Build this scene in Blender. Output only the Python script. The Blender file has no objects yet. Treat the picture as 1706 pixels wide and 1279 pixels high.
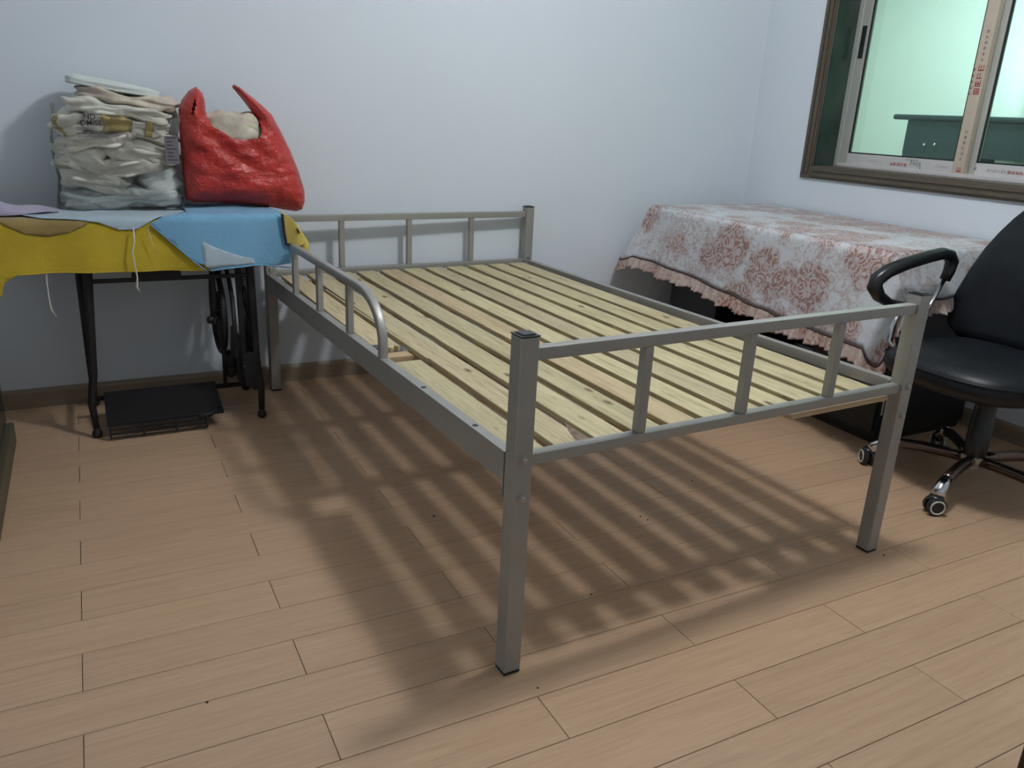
import bpy, bmesh, math, random
from mathutils import Vector, Matrix, noise
random.seed(7)
S = bpy.context.scene
C = S.collection
PI = math.pi

# ------------------------------------------------------------------ camera
FPX = 1330.8556
cam_pos = Vector((-0.68039, -1.23833, 1.13552))
YAW, PITCH, ROLL = -0.492856, -0.3254, 0.0503
def cam_axes():
    cy, sy, cp, sp = math.cos(YAW), math.sin(YAW), math.cos(PITCH), math.sin(PITCH)
    f = Vector((-sy*cp, cy*cp, sp)); r = Vector((cy, sy, 0)); u = r.cross(f)
    cr, sr = math.cos(ROLL), math.sin(ROLL)
    return cr*r + sr*u, -sr*r + cr*u, f
RX, RU, RF = cam_axes()
cd = bpy.data.cameras.new('camera'); cam = bpy.data.objects.new('camera', cd); C.objects.link(cam)
cd.sensor_width = 36; cd.lens = FPX/1706*36; cd.clip_start = .02
m = Matrix((RX, RU, -RF)).transposed().to_4x4(); m.translation = cam_pos
cam.matrix_world = m
S.camera = cam
def at(u, v, ax, val):
    """pixel of the 1706x1279 photograph -> point on the plane  axis ax = val"""
    d = RX*((u-853)/FPX) + RU*((639.5-v)/FPX) + RF
    t = (val-cam_pos[ax])/d[ax]
    return cam_pos + d*t

# ------------------------------------------------------------------ world, lights, exposure
w = bpy.data.worlds.new('world'); S.world = w; w.use_nodes = True
w.node_tree.nodes['Background'].inputs[0].default_value = (.5, .55, .6, 1)
w.node_tree.nodes['Background'].inputs[1].default_value = .02
S.view_settings.view_transform = 'Standard'
S.view_settings.look = 'None'
S.view_settings.exposure = 0.40
S.view_settings.gamma = 1
S.view_settings.use_curve_mapping = False
LAMP = Vector((.86, .22, 2.72))
def area(name, loc, size, power, col, rot=(0, 0, 0), shape='DISK'):
    l = bpy.data.lights.new(name, 'AREA'); l.shape = shape; l.size = size; l.energy = power; l.color = col
    if shape == 'DISK': pass
    o = bpy.data.objects.new(name, l); C.objects.link(o); o.location = loc; o.rotation_euler = rot
    return o
def point(name, loc, radius, power, col):
    l = bpy.data.lights.new(name, 'POINT'); l.energy = power; l.shadow_soft_size = radius; l.color = col
    o = bpy.data.objects.new(name, l); C.objects.link(o); o.location = loc
    return o
point('ceiling_lamp_light', LAMP + Vector((0, 0, -.17)), .12, 62, (.94, .975, 1.0))
area('next_room_light', (3.7, 2.4, 2.6), .5, 34, (.97, 1, .99))

# ------------------------------------------------------------------ materials
def nt(name):
    mt = bpy.data.materials.new(name); mt.use_nodes = True
    t = mt.node_tree
    return mt, t, t.nodes['Principled BSDF']
def N(t, kind, **kw):
    n = t.nodes.new(kind)
    for k, v in kw.items():
        if k.startswith('i_'):
            key = k[2:].replace('_', ' ')
            n.inputs[key].default_value = v
        else: setattr(n, k, v)
    return n
def L(t, a, b): t.links.new(a, b)
def ramp(t, fac, stops, interp='LINEAR'):
    r = t.nodes.new('ShaderNodeValToRGB'); r.color_ramp.interpolation = interp
    e = r.color_ramp.elements
    while len(e) < len(stops): e.new(.5)
    for i, (p, c) in enumerate(stops):
        e[i].position = p; e[i].color = (*c, 1) if len(c) == 3 else c
    L(t, fac, r.inputs[0]); return r.outputs[0]
def mixc(t, fac, a, b, mode='MIX'):
    n = t.nodes.new('ShaderNodeMix'); n.data_type = 'RGBA'; n.blend_type = mode
    for sock, val in ((n.inputs[0], fac), (n.inputs[6], a), (n.inputs[7], b)):
        if isinstance(val, bpy.types.NodeSocket): L(t, val, sock)
        elif isinstance(val, (int, float)): sock.default_value = val
        else: sock.default_value = (*val, 1)
    return n.outputs[2]
def coords(t, scale=(1, 1, 1), rand=False, which='Object'):
    tc = t.nodes.new('ShaderNodeTexCoord'); mp = t.nodes.new('ShaderNodeMapping')
    mp.inputs['Scale'].default_value = scale
    L(t, tc.outputs[which], mp.inputs['Vector'])
    if rand:
        oi = t.nodes.new('ShaderNodeObjectInfo'); ml = t.nodes.new('ShaderNodeMath'); ml.operation = 'MULTIPLY'
        ml.inputs[1].default_value = 37.0; L(t, oi.outputs['Random'], ml.inputs[0])
        cb = t.nodes.new('ShaderNodeCombineXYZ')
        for k in range(3): L(t, ml.outputs[0], cb.inputs[k])
        L(t, cb.outputs[0], mp.inputs['Location'])
    return mp.outputs[0]
def noise_t(t, vec, scale, detail=3, rough=.5, dist=0):
    n = t.nodes.new('ShaderNodeTexNoise'); n.inputs['Scale'].default_value = scale
    n.inputs['Detail'].default_value = detail; n.inputs['Roughness'].default_value = rough
    n.inputs['Distortion'].default_value = dist
    L(t, vec, n.inputs['Vector']); return n.outputs['Fac']
def bump(t, b, h, strength=.2, dist=.002):
    n = t.nodes.new('ShaderNodeBump'); n.inputs['Strength'].default_value = strength; n.inputs['Distance'].default_value = dist
    L(t, h, n.inputs['Height']); L(t, n.outputs[0], b.inputs['Normal'])
def plain(name, col, rough=.5, metal=0, var=.06, scale=8, bmp=0, bscale=60, coat=0):
    mt, t, b = nt(name)
    v = coords(t)
    n = noise_t(t, v, scale, 4)
    lo = tuple(c*(1-var) for c in col); hi = tuple(min(1, c*(1+var)) for c in col)
    L(t, ramp(t, n, [(.3, lo), (.7, hi)]), b.inputs['Base Color'])
    b.inputs['Roughness'].default_value = rough; b.inputs['Metallic'].default_value = metal
    b.inputs['Coat Weight'].default_value = coat
    if bmp: bump(t, b, noise_t(t, v, bscale, 4), bmp)
    return mt
def wood(name, cols, axis=0, scale=1, rough=.5, rand=True, stretch=14, knots=False, bmp=.08, var=.12):
    mt, t, b = nt(name)
    sc = [stretch*scale]*3; sc[axis] = scale
    v = coords(t, tuple(sc), rand)
    n1 = noise_t(t, v, 2.2, 6, .6, .6)
    n2 = noise_t(t, v, 9, 4, .6, .3)
    c = ramp(t, n1, [(.25, cols[0]), (.5, cols[1]), (.75, cols[2])])
    c = mixc(t, .35, c, ramp(t, n2, [(.35, cols[0]), (.65, cols[2])]))
    oi = t.nodes.new('ShaderNodeObjectInfo')
    c = mixc(t, 1.0, c, ramp(t, oi.outputs['Random'], [(0, (1-var,)*3), (1, (1, 1, 1))]), 'MULTIPLY')
    if knots:
        oj = t.nodes.new('ShaderNodeObjectInfo'); mr = t.nodes.new('ShaderNodeMath'); mr.operation = 'FRACT'
        mm_ = t.nodes.new('ShaderNodeMath'); mm_.operation = 'MULTIPLY'; mm_.inputs[1].default_value = 7.31
        L(t, oj.outputs['Random'], mm_.inputs[0]); L(t, mm_.outputs[0], mr.inputs[0])
        c = mixc(t, 1.0, c, ramp(t, mr.outputs[0], [(0, (1, .92, .86)), (.5, (1, 1, 1)), (1, (.96, 1, .94))]), 'MULTIPLY')
        n5 = noise_t(t, v, 3.5, 6, .7, 2.0)
        c = mixc(t, ramp(t, n5, [(.52, (0, 0, 0)), (.62, (.55, .55, .55))]), c, tuple(q*.62 for q in cols[0]))
        s2 = [11.0]*3; s2[axis] = 5.2
        vk = coords(t, tuple(s2), rand)
        vo = t.nodes.new('ShaderNodeTexVoronoi'); vo.inputs['Scale'].default_value = 1; L(t, vk, vo.inputs['Vector'])
        k = ramp(t, vo.outputs['Distance'], [(.06, (1, 1, 1)), (.13, (0, 0, 0))])
        c = mixc(t, k, c, (.15, .08, .04))
    L(t, c, b.inputs['Base Color']); b.inputs['Roughness'].default_value = rough
    bump(t, b, n2, bmp, .001)
    return mt
M = {}
M['wall'] = plain('wall_paint', (.665, .72, .775), .85, var=.015, scale=1.5, bmp=.05, bscale=120)
M['ceiling'] = plain('ceiling_paint', (.80, .81, .82), .9, var=.01)
M['floor_base'] = plain('joint_brown', (.11, .07, .045), .8)  # dark brown base colour seen in the plank joints
M['plank'] = wood('laminate', [(.42, .27, .165), (.515, .34, .215), (.57, .385, .245)], 0, 1.1, .38, stretch=22, bmp=.03, var=.09)
M['base'] = wood('baseboard_wood', [(.22, .165, .115), (.29, .22, .155), (.35, .265, .19)], 0, 1, .45)
M['casing'] = wood('casing_wood', [(.055, .042, .03), (.095, .075, .05), (.13, .105, .072)], 1, 1.2, .4, stretch=30)
M['casing_v'] = wood('casing_wood_upright', [(.055, .042, .03), (.095, .075, .05), (.13, .105, .072)], 2, 1.2, .4, stretch=30)
M['stone'] = plain('green_stone', (.03, .055, .042), .2, var=.5, scale=3)
M['alu'] = plain('aluminium', (.50, .51, .47), .42, .35, var=.04)
M['film'] = plain('protective_film', (.55, .54, .53), .35, var=.04)
M['film_beige'] = plain('protective_film_beige', (.50, .42, .33), .35, var=.05)
M['red_ink'] = plain('red_ink', (.35, .03, .04), .5)
M['black_ink'] = plain('black_ink', (.03, .03, .035), .5)
M['grey_ink'] = plain('grey_ink', (.14, .12, .15), .5)
M['rubber'] = plain('black_rubber', (.012, .014, .014), .5)
M['steel'] = plain('grey_painted_steel', (.33, .325, .30), .42, .35, var=.04, scale=14, bmp=.03, bscale=300)
M['bolt'] = plain('zinc_bolt', (.42, .42, .40), .35, .8)
M['cap'] = plain('post_cap', (.014, .018, .02), .35)
M['pine'] = wood('pine', [(.40, .31, .17), (.57, .48, .29), (.68, .59, .38)], 1, 1.0, .6, stretch=16, knots=True, var=.2)
M['pine_x'] = wood('pine_batten', [(.42, .29, .16), (.52, .38, .22), (.6, .45, .28)], 0, 1, .6)
M['bark'] = plain('bark_edge', (.20, .14, .10), .9, var=.4, scale=60)
M['iron'] = plain('black_cast_iron', (.008, .007, .008), .6, 0, var=.2)
M['darkwood'] = wood('dark_table_wood', [(.018, .010, .006), (.03, .016, .009), (.045, .024, .013)], 0, 1, .35)
M['black_desk'] = plain('black_laminate', (.008, .009, .011), .4, var=.1)
M['leather'] = plain('black_leather', (.007, .009, .012), .42, var=.3, scale=20, bmp=.12, bscale=220)
M['leather'].node_tree.nodes['Principled BSDF'].inputs['Specular IOR Level'].default_value = .32
M['plastic_black'] = plain('black_plastic', (.012, .013, .015), .32)
M['chrome'] = plain('chrome', (.62, .62, .63), .12, 1, var=.03)
M['base_metal'] = plain('bronze_chrome_base', (.14, .10, .085), .22, .85, var=.1)
M['white_plastic'] = plain('white_plastic', (.6, .58, .52), .4)
M['cream_plastic'] = plain('aged_cream_plastic', (.5, .45, .34), .4)
M['cab_dark'] = plain('dark_cabinet', (.02, .02, .019), .25, var=.2)
M['olive'] = wood('olive_plinth', [(.07, .06, .035), (.10, .085, .05), (.13, .11, .07)], 1, 1, .5)
M['stool'] = wood('dark_stool_wood', [(.02, .011, .006), (.035, .019, .01), (.05, .027, .014)], 2, 1, .3)
M['far_wood'] = wood('painted_dark_wood', [(.014, .024, .03), (.019, .031, .038), (.024, .038, .046)], 1, .6, .35)
M['far_wall'] = plain('next_room_paint', (.72, .74, .73), .8, var=.01)
M['curtain'] = plain('curtain_fabric', (.42, .50, .40), .85, var=.1)
M['strap_white'] = plain('white_cotton_tape', (.62, .60, .56), .85, var=.08, scale=40)
M['crumb'] = plain('floor_debris', (.05, .03, .02), .9)

def fabric(name, col, rough=.85, var=.1, scale=6, weave=500, sheen=.2, crease=0):
    mt, t, b = nt(name)
    v = coords(t)
    n = noise_t(t, v, scale, 4)
    L(t, ramp(t, n, [(.3, tuple(c*(1-var) for c in col)), (.7, tuple(min(1, c*(1+var)) for c in col))]), b.inputs['Base Color'])
    b.inputs['Roughness'].default_value = rough; b.inputs['Sheen Weight'].default_value = sheen
    h = noise_t(t, v, weave, 2)
    if crease:
        h = mixc(t, .75, h, noise_t(t, v, crease, 5, .6, .8))
    bump(t, b, h, .25 if not crease else .7, .001 if not crease else .012)
    return mt
M['yellow'] = fabric('yellow_cotton', (.52, .38, .018), var=.1, crease=9)
M['blue'] = fabric('sky_blue_cotton', (.18, .40, .60), var=.06, crease=9)
M['pale_blue'] = fabric('pale_blue_lining', (.42, .52, .60), var=.06, crease=10)
M['lilac'] = fabric('lilac_cotton', (.42, .38, .50), var=.08, crease=10)
M['tan'] = fabric('tan_print', (.30, .21, .07), var=.15)
M['navy'] = fabric('navy_trim', (.012, .014, .03))
M['straw'] = fabric('straw_yellow_cotton', (.58, .45, .10), var=.08)
M['cream'] = fabric('cream_cotton', (.78, .75, .66), var=.14, crease=14)
M['cream_warm'] = fabric('cream_knit', (.64, .56, .46), var=.22, scale=18, crease=20)
M['grey_cream'] = fabric('grey_cream_cotton', (.74, .735, .64), var=.14, crease=14)
M['mint_grey'] = fabric('mint_grey_cotton', (.68, .73, .70), var=.1, crease=12)
M['mustard'] = fabric('mustard_stripe', (.42, .33, .12), var=.1)
M['ruffle'] = None

def floral(name, base, rose_a, rose_b, leaf):
    mt, t, b = nt(name)
    v = coords(t, (1, 1, 1))
    wn = t.nodes.new('ShaderNodeTexNoise'); wn.inputs['Scale'].default_value = 14; wn.inputs['Detail'].default_value = 3
    L(t, v, wn.inputs['Vector'])
    wv = t.nodes.new('ShaderNodeVectorMath'); wv.operation = 'MULTIPLY_ADD'
    wv.inputs[1].default_value = (.035,)*3; L(t, wn.outputs['Color'], wv.inputs[0]); L(t, v, wv.inputs[2])
    # big bouquets
    vb = t.nodes.new('ShaderNodeTexVoronoi'); vb.inputs['Scale'].default_value = 5.2; vb.inputs['Randomness'].default_value = .75
    L(t, wv.outputs[0], vb.inputs['Vector'])
    # roses inside
    vr = t.nodes.new('ShaderNodeTexVoronoi'); vr.inputs['Scale'].default_value = 17; L(t, wv.outputs[0], vr.inputs['Vector'])
    sn = t.nodes.new('ShaderNodeMath'); sn.operation = 'SINE'
    ml = t.nodes.new('ShaderNodeMath'); ml.operation = 'MULTIPLY'; ml.inputs[1].default_value = 26
    L(t, vr.outputs['Distance'], ml.inputs[0]); L(t, ml.outputs[0], sn.inputs[0])
    petals = ramp(t, sn.outputs[0], [(.0, rose_a), (.55, rose_b)])
    nz = noise_t(t, v, 55, 4, .6, 1.2)
    petals = mixc(t, ramp(t, nz, [(.48, (0, 0, 0)), (.6, (.7, .7, .7))]), petals, tuple(c*.93 for c in base))
    n2 = noise_t(t, v, 16, 5, .65, .5)
    ad = t.nodes.new('ShaderNodeMath'); ad.operation = 'MULTIPLY_ADD'; ad.inputs[1].default_value = -.55
    L(t, n2, ad.inputs[0]); L(t, vb.outputs['Distance'], ad.inputs[2])
    mask = ramp(t, ad.outputs[0], [(.19, (1, 1, 1)), (.32, (0, 0, 0))])
    # leafy sprays
    n3 = noise_t(t, v, 30, 5, .7, 1.5)
    spray = ramp(t, n3, [(.47, (0, 0, 0)), (.56, (.85, .85, .85))])
    n4 = noise_t(t, v, 5.5, 2)
    spray = mixc(t, ramp(t, n4, [(.36, (0, 0, 0)), (.5, (1, 1, 1))]), (0, 0, 0), spray)
    c = mixc(t, spray, base, leaf)
    c = mixc(t, mask, c, petals)
    L(t, c, b.inputs['Base Color']); b.inputs['Roughness'].default_value = .8; b.inputs['Sheen Weight'].default_value = .2
    bump(t, b, noise_t(t, v, 400, 2), .2, .0008)
    return mt
M['floral'] = floral('rose_print', (.54, .565, .59), (.26, .145, .125), (.46, .335, .30), (.40, .32, .31))
M['ruffle'] = floral('rose_print_ruffle', (.46, .38, .34), (.24, .12, .09), (.42, .28, .23), (.36, .24, .20))
M['piping'] = fabric('maroon_piping', (.045, .015, .014))

def film_mat(name, col, alpha, rough=.08, bs=18, trans_tint=(1, 1, 1)):
    mt = bpy.data.materials.new(name); mt.use_nodes = True; t = mt.node_tree
    for n in list(t.nodes): t.nodes.remove(n)
    out = t.nodes.new('ShaderNodeOutputMaterial')
    tr = t.nodes.new('ShaderNodeBsdfTransparent'); tr.inputs[0].default_value = (*trans_tint, 1)
    p = t.nodes.new('ShaderNodeBsdfPrincipled'); p.inputs['Base Color'].default_value = (*col, 1); p.inputs['Roughness'].default_value = rough
    mx = t.nodes.new('ShaderNodeMixShader')
    fr = t.nodes.new('ShaderNodeFresnel'); fr.inputs[0].default_value = 1.28
    ma = t.nodes.new('ShaderNodeMath'); ma.operation = 'ADD'; ma.inputs[1].default_value = alpha; ma.use_clamp = True
    L(t, fr.outputs[0], ma.inputs[0]); L(t, ma.outputs[0], mx.inputs[0]); L(t, tr.outputs[0], mx.inputs[1]); L(t, p.outputs[0], mx.inputs[2])
    if bs:
        v = coords(t); bn = t.nodes.new('ShaderNodeBump'); bn.inputs['Strength'].default_value = .35; bn.inputs['Distance'].default_value = .01
        L(t, noise_t(t, v, bs, 4, .6, 1), bn.inputs['Height']); L(t, bn.outputs[0], p.inputs['Normal']); L(t, bn.outputs[0], fr.inputs['Normal'])
    L(t, mx.outputs[0], out.inputs[0]); return mt
M['clear_bag'] = film_mat('clear_plastic_film', (.8, .8, .78), .015)
def pane_mat():
    mt = bpy.data.materials.new('green_tinted_glass'); mt.use_nodes = True; t = mt.node_tree
    for n in list(t.nodes): t.nodes.remove(n)
    out = t.nodes.new('ShaderNodeOutputMaterial')
    tr = t.nodes.new('ShaderNodeBsdfTransparent')
    tc = coords(t); tr_col = ramp(t, noise_t(t, tc, .7, 1), [(.3, (.73, .90, .84)), (.7, (.75, .92, .86))]); L(t, tr_col, tr.inputs[0])
    g = t.nodes.new('ShaderNodeBsdfGlossy'); g.inputs['Roughness'].default_value = .03; g.inputs[0].default_value = (.9, 1, .95, 1)
    fr = t.nodes.new('ShaderNodeFresnel'); fr.inputs[0].default_value = 1.4
    mx = t.nodes.new('ShaderNodeMixShader')
    L(t, fr.outputs[0], mx.inputs[0]); L(t, tr.outputs[0], mx.inputs[1]); L(t, g.outputs[0], mx.inputs[2]); L(t, mx.outputs[0], out.inputs[0])
    return mt
M['glass'] = pane_mat()
def red_bag_mat():
    mt, t, b = nt('red_thin_plastic')
    v = coords(t)
    L(t, ramp(t, noise_t(t, v, 7, 4), [(.3, (.40, .022, .018)), (.7, (.56, .045, .034))]), b.inputs['Base Color'])
    b.inputs['Roughness'].default_value = .3
    b.inputs['Subsurface Weight'].default_value = .15; b.inputs['Subsurface Radius'].default_value = (.03, .006, .005)
    v2 = coords(t, (9, 9, 26))
    h = mixc(t, .5, noise_t(t, v, 22, 4, .6, 1.6), noise_t(t, v2, 1.0, 4, .6, 1.0))
    bump(t, b, h, .8, .022)
    return mt
M['red_bag'] = red_bag_mat()
def emit(name, col, s):
    mt, t, b = nt(name); b.inputs['Base Color'].default_value = (.8, .8, .8, 1)
    b.inputs['Emission Color'].default_value = (*col, 1); b.inputs['Emission Strength'].default_value = s
    return mt
M['diffuser'] = emit('lamp_diffuser', (.95, .98, 1), 2.0)

# ------------------------------------------------------------------ mesh helpers
def spow(v, e): return math.copysign(abs(v)**e, v)
class MB:
    def __init__(s): s.bm = bmesh.new()
    def box(s, x0, x1, y0, y1, z0, z1):
        vs = [s.bm.verts.new(p) for p in ((x0,y0,z0),(x1,y0,z0),(x1,y1,z0),(x0,y1,z0),(x0,y0,z1),(x1,y0,z1),(x1,y1,z1),(x0,y1,z1))]
        for f in ((0,3,2,1),(4,5,6,7),(0,1,5,4),(1,2,6,5),(2,3,7,6),(3,0,4,7)): s.bm.faces.new([vs[i] for i in f])
        return s
    def bar(s, a, b, wx, wy, up=(0, 0, 1)):
        """rectangular bar from a to b"""
        a, b = Vector(a), Vector(b); d = (b-a).normalized(); up = Vector(up)
        if abs(d.dot(up)) > .98: up = Vector((0, 1, 0))
        r = d.cross(up).normalized(); u = r.cross(d)
        vs = []
        for p in (a, b):
            for i, j in ((-1,-1),(1,-1),(1,1),(-1,1)): vs.append(s.bm.verts.new(p + r*i*wx/2 + u*j*wy/2))
        for f in ((3,2,1,0),(4,5,6,7),(0,1,5,4),(1,2,6,5),(2,3,7,6),(3,0,4,7)): s.bm.faces.new([vs[i] for i in f])
        return s
    def tube(s, pts, r, seg=10, closed=False, squash=1, up=None, sq=1):
        pts = [Vector(p) for p in pts]; n = len(pts); rings = []
        rr = r if isinstance(r, (list, tuple)) else [r]*n
        prev = None
        for i, p in enumerate(pts):
            a = pts[(i-1) % n] if (i > 0 or closed) else p
            c = pts[(i+1) % n] if (i < n-1 or closed) else p
            d = (c-a).normalized()
            if prev is None:
                h = Vector(up) if up else (Vector((0, 0, 1)) if abs(d.z) < .9 else Vector((1, 0, 0)))
                x = d.cross(h).normalized()
            else:
                x = (prev - d*prev.dot(d)).normalized()
            prev = x; y = d.cross(x)
            rings.append([s.bm.verts.new(p + (x*spow(math.cos(2*PI*k/seg), sq) + y*spow(math.sin(2*PI*k/seg), sq)*squash)*rr[i]) for k in range(seg)])
        m_ = n if closed else n-1
        for i in range(m_):
            A, B = rings[i], rings[(i+1) % n]
            for k in range(seg): s.bm.faces.new((A[k], A[(k+1) % seg], B[(k+1) % seg], B[k]))
        if not closed:
            s.bm.faces.new(list(reversed(rings[0]))); s.bm.faces.new(rings[-1])
        return s
    def lathe(s, prof, c=(0, 0, 0), axis=(0, 0, 1), seg=24):
        """prof: list of (radius, along axis)"""
        c = Vector(c); ax = Vector(axis).normalized()
        h = Vector((1, 0, 0)) if abs(ax.x) < .9 else Vector((0, 1, 0))
        x = ax.cross(h).normalized(); y = ax.cross(x); rings = []
        for r, z in prof:
            if r < 1e-6: rings.append([s.bm.verts.new(c + ax*z)])
            else: rings.append([s.bm.verts.new(c + ax*z + (x*math.cos(2*PI*k/seg) + y*math.sin(2*PI*k/seg))*r) for k in range(seg)])
        for A, B in zip(rings, rings[1:]):
            for k in range(seg):
                k2 = (k+1) % seg
                if len(A) == 1 and len(B) == 1: continue
                if len(A) == 1: s.bm.faces.new((A[0], B[k2], B[k]))
                elif len(B) == 1: s.bm.faces.new((A[k], A[k2], B[0]))
                else: s.bm.faces.new((A[k], A[k2], B[k2], B[k]))
        return s
    def grid(s, rows, closed=False):
        vr = [[s.bm.verts.new(p) for p in r] for r in rows]
        for A, B in zip(vr, vr[1:]):
            n = len(A)
            for k in range(n if closed else n-1):
                s.bm.faces.new((A[k], A[(k+1) % n], B[(k+1) % n], B[k]))
        return s
    def ext(s, outline, axis, lo, hi):
        """extrude a closed 2-D outline along axis (0,1,2)"""
        def P(a, b, c):
            return {0: (c, a, b), 1: (a, c, b), 2: (a, b, c)}[axis]
        A = [s.bm.verts.new(P(a, b, lo)) for a, b in outline]; B = [s.bm.verts.new(P(a, b, hi)) for a, b in outline]
        n = len(A); s.bm.faces.new(list(reversed(A))); s.bm.faces.new(B)
        for k in range(n): s.bm.faces.new((A[k], A[(k+1) % n], B[(k+1) % n], B[k]))
        return s
    def build(s, name, mat, parent=None, smooth=False, bevel=0, seg=2, solid=0, local=False, auto=None):
        bm = s.bm
        bmesh.ops.recalc_face_normals(bm, faces=bm.faces)
        if bevel:
            es = [e for e in bm.edges if len(e.link_faces) == 2 and e.calc_face_angle(0) > .5]
            bmesh.ops.bevel(bm, geom=es, offset=bevel, segments=seg, affect='EDGES', profile=.5, clamp_overlap=True)
        if solid:
            bmesh.ops.solidify(bm, geom=bm.faces[:], thickness=solid)
        me = bpy.data.meshes.new(name); bm.to_mesh(me); bm.free()
        me.materials.append(M[mat] if isinstance(mat, str) else mat)
        if smooth or bevel or auto:
            for p in me.polygons: p.use_smooth = True
            if not smooth or auto:
                me.set_sharp_from_angle(angle=auto or .6)
        o = bpy.data.objects.new(name, me); C.objects.link(o)
        if bevel:
            wn = o.modifiers.new('weighted_normals', 'WEIGHTED_NORMAL'); wn.keep_sharp = True
        if parent is not None:
            o.parent = parent
            if not local: o.matrix_parent_inverse = world_m(parent).inverted()
        return o
def world_m(o):
    mm = o.matrix_basis.copy()
    if o.parent: mm = world_m(o.parent) @ o.matrix_parent_inverse @ mm
    return mm
def tag(o, label=None, cat=None, group=None, kind=None):
    if label: o['label'] = label
    if cat: o['category'] = cat
    if group: o['group'] = group
    if kind: o['kind'] = kind
    return o
def thing(name, label, cat, loc=(0, 0, 0), rz=0, group=None):
    o = bpy.data.objects.new(name, None); C.objects.link(o); o.location = loc; o.rotation_euler = (0, 0, rz)
    o.empty_display_size = .1
    return tag(o, label, cat, group)
def struct(o): o['kind'] = 'structure'; return o
def arc(c, r, a0, a1, n, plane='xz', other=0):
    out = []
    for i in range(n+1):
        a = a0 + (a1-a0)*i/n; p, q = c[0]+r*math.cos(a), c[1]+r*math.sin(a)
        out.append({'xz': (p, other, q), 'yz': (other, p, q), 'xy': (p, q, other)}[plane])
    return out

# ------------------------------------------------------------------ room shell
XL, XR, YF, YB, ZC = -1.60, 2.47, -2.4, 2.09, 2.72
WT = .20                                                     # wall thickness at the window
fl = struct(MB().box(XL-.1, XR+.0, YF-.1, YB+.1, -.05, -.004).build('floor', 'floor_base'))
WF, PL, FX, FY, ST = .12867, .82885, -.37554, -.08145, .41249
pm = None
for j in range(-19, 18):
    y0 = FY + j*WF
    if y0 + WF < YF or y0 > YB: continue
    off = FX + (ST if j % 2 else 0)
    for i in range(-3, 5):
        x0 = off + i*PL
        if x0 + PL < XL or x0 > XR: continue
        a, b = max(x0, XL), min(x0+PL, XR); c_, d_ = max(y0, YF), min(y0+WF, YB)
        g = .0007
        full = abs((b-a)-PL) < 1e-6 and abs((d_-c_)-WF) < 1e-6
        if full and pm is not None:
            o = bpy.data.objects.new('plank', pm); C.objects.link(o); o.parent = fl; o.location = (x0+PL/2, y0+WF/2, 0)
        elif b-a > .02 and d_-c_ > .02:
            hx, hy = (b-a)/2-g, (d_-c_)/2-g
            o = MB().box(-hx, hx, -hy, hy, -.0045, 0).build('plank', 'plank', fl, bevel=.0007, seg=1, local=True)
            o.location = ((a+b)/2, (c_+d_)/2, 0)
            if full: pm = o.data
struct(MB().box(XL-.1, XR+WT, YB, YB+.12, -.05, ZC).build('wall_back', 'wall'))
struct(MB().box(XL-.12, XL, YF-.12, YB, -.05, ZC).build('wall_left', 'wall'))
struct(MB().box(XL, XR+WT, YF-.12, YF, -.05, ZC).build('wall_front', 'wall'))
struct(MB().box(XL-.12, XR+WT, YF-.12, YB+.12, ZC, ZC+.1).build('ceiling', 'ceiling'))
# right wall with the window opening
WY0, WY1, WZ0, WZ1 = -.25, 1.655, .965, 2.10
struct(MB().box(XR, XR+WT, YF, WY0, -.05, ZC).box(XR, XR+WT, WY1, YB, -.05, ZC)
       .box(XR, XR+WT, WY0, WY1, -.05, WZ0).box(XR, XR+WT, WY0, WY1, WZ1, ZC).build('wall_right', 'wall'))
# skirting
bp = [(0, 0), (.012, 0), (.012, .058), (.009, .066), (.004, .072), (0, .074)]
def skirt_x(name, x0, x1, y, sgn):
    return struct(MB().ext([(y-sgn*a, b) for a, b in bp], 0, x0, x1).build(name, 'base'))
skirt_x('baseboard_back', XL, XR, YB, 1)
struct(MB().ext([(XR-a, b) for a, b in bp], 1, YF, YB-.013).build('baseboard_right', M['base']))

# ------------------------------------------------------------------ sliding window in the right wall
win = thing('window_1', None, None, (XR, .7, WZ0)); struct(win)
def casing(y0, y1, z0, z1, upright, name='casing_board'):
    mat = 'casing_v' if upright else 'casing'
    # stepped moulding
    mb = MB()
    mb.box(XR-.014, XR+.002, y0, y1, z0, z1)
    b = mb.build(name, mat, win, bevel=.004)
    if upright:
        wdt = y1-y0
        MB().box(XR-.022, XR-.012, y0+wdt*.18, y0+wdt*.48, z0+.02, z1).build('casing_bead', mat, b, bevel=.004)
        MB().box(XR-.020, XR-.012, y0+wdt*.62, y0+wdt*.86, z0+.02, z1).build('casing_bead', mat, b, bevel=.004)
    else:
        h = z1-z0
        MB().box(XR-.022, XR-.012, y0+.015, y1-.015, z0+h*.18, z0+h*.48).build('casing_bead', mat, b, bevel=.004)
        MB().box(XR-.020, XR-.012, y0+.015, y1-.015, z0+h*.62, z0+h*.86).build('casing_bead', mat, b, bevel=.004)
CW = .062
casing(WY1, WY1+CW, WZ0-CW+.006, WZ1+CW, True)
casing(WY0-CW, WY0, WZ0-CW+.006, WZ1+CW, True)
casing(WY0, WY1, WZ0-CW+.006, WZ0, False)
casing(WY0, WY1, WZ1, WZ1+CW, False)
# reveal lining
MB().box(XR, XR+WT-.07, WY1-.008, WY1, WZ0, WZ1).build('jamb_lining', 'stone', win)
MB().box(XR, XR+WT-.07, WY0, WY0+.008, WZ0, WZ1).build('jamb_lining', 'stone', win)
MB().box(XR-.0, XR+WT, WY0+.008, WY1-.008, WZ0, WZ0+.006).build('sill', 'casing', win)
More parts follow.
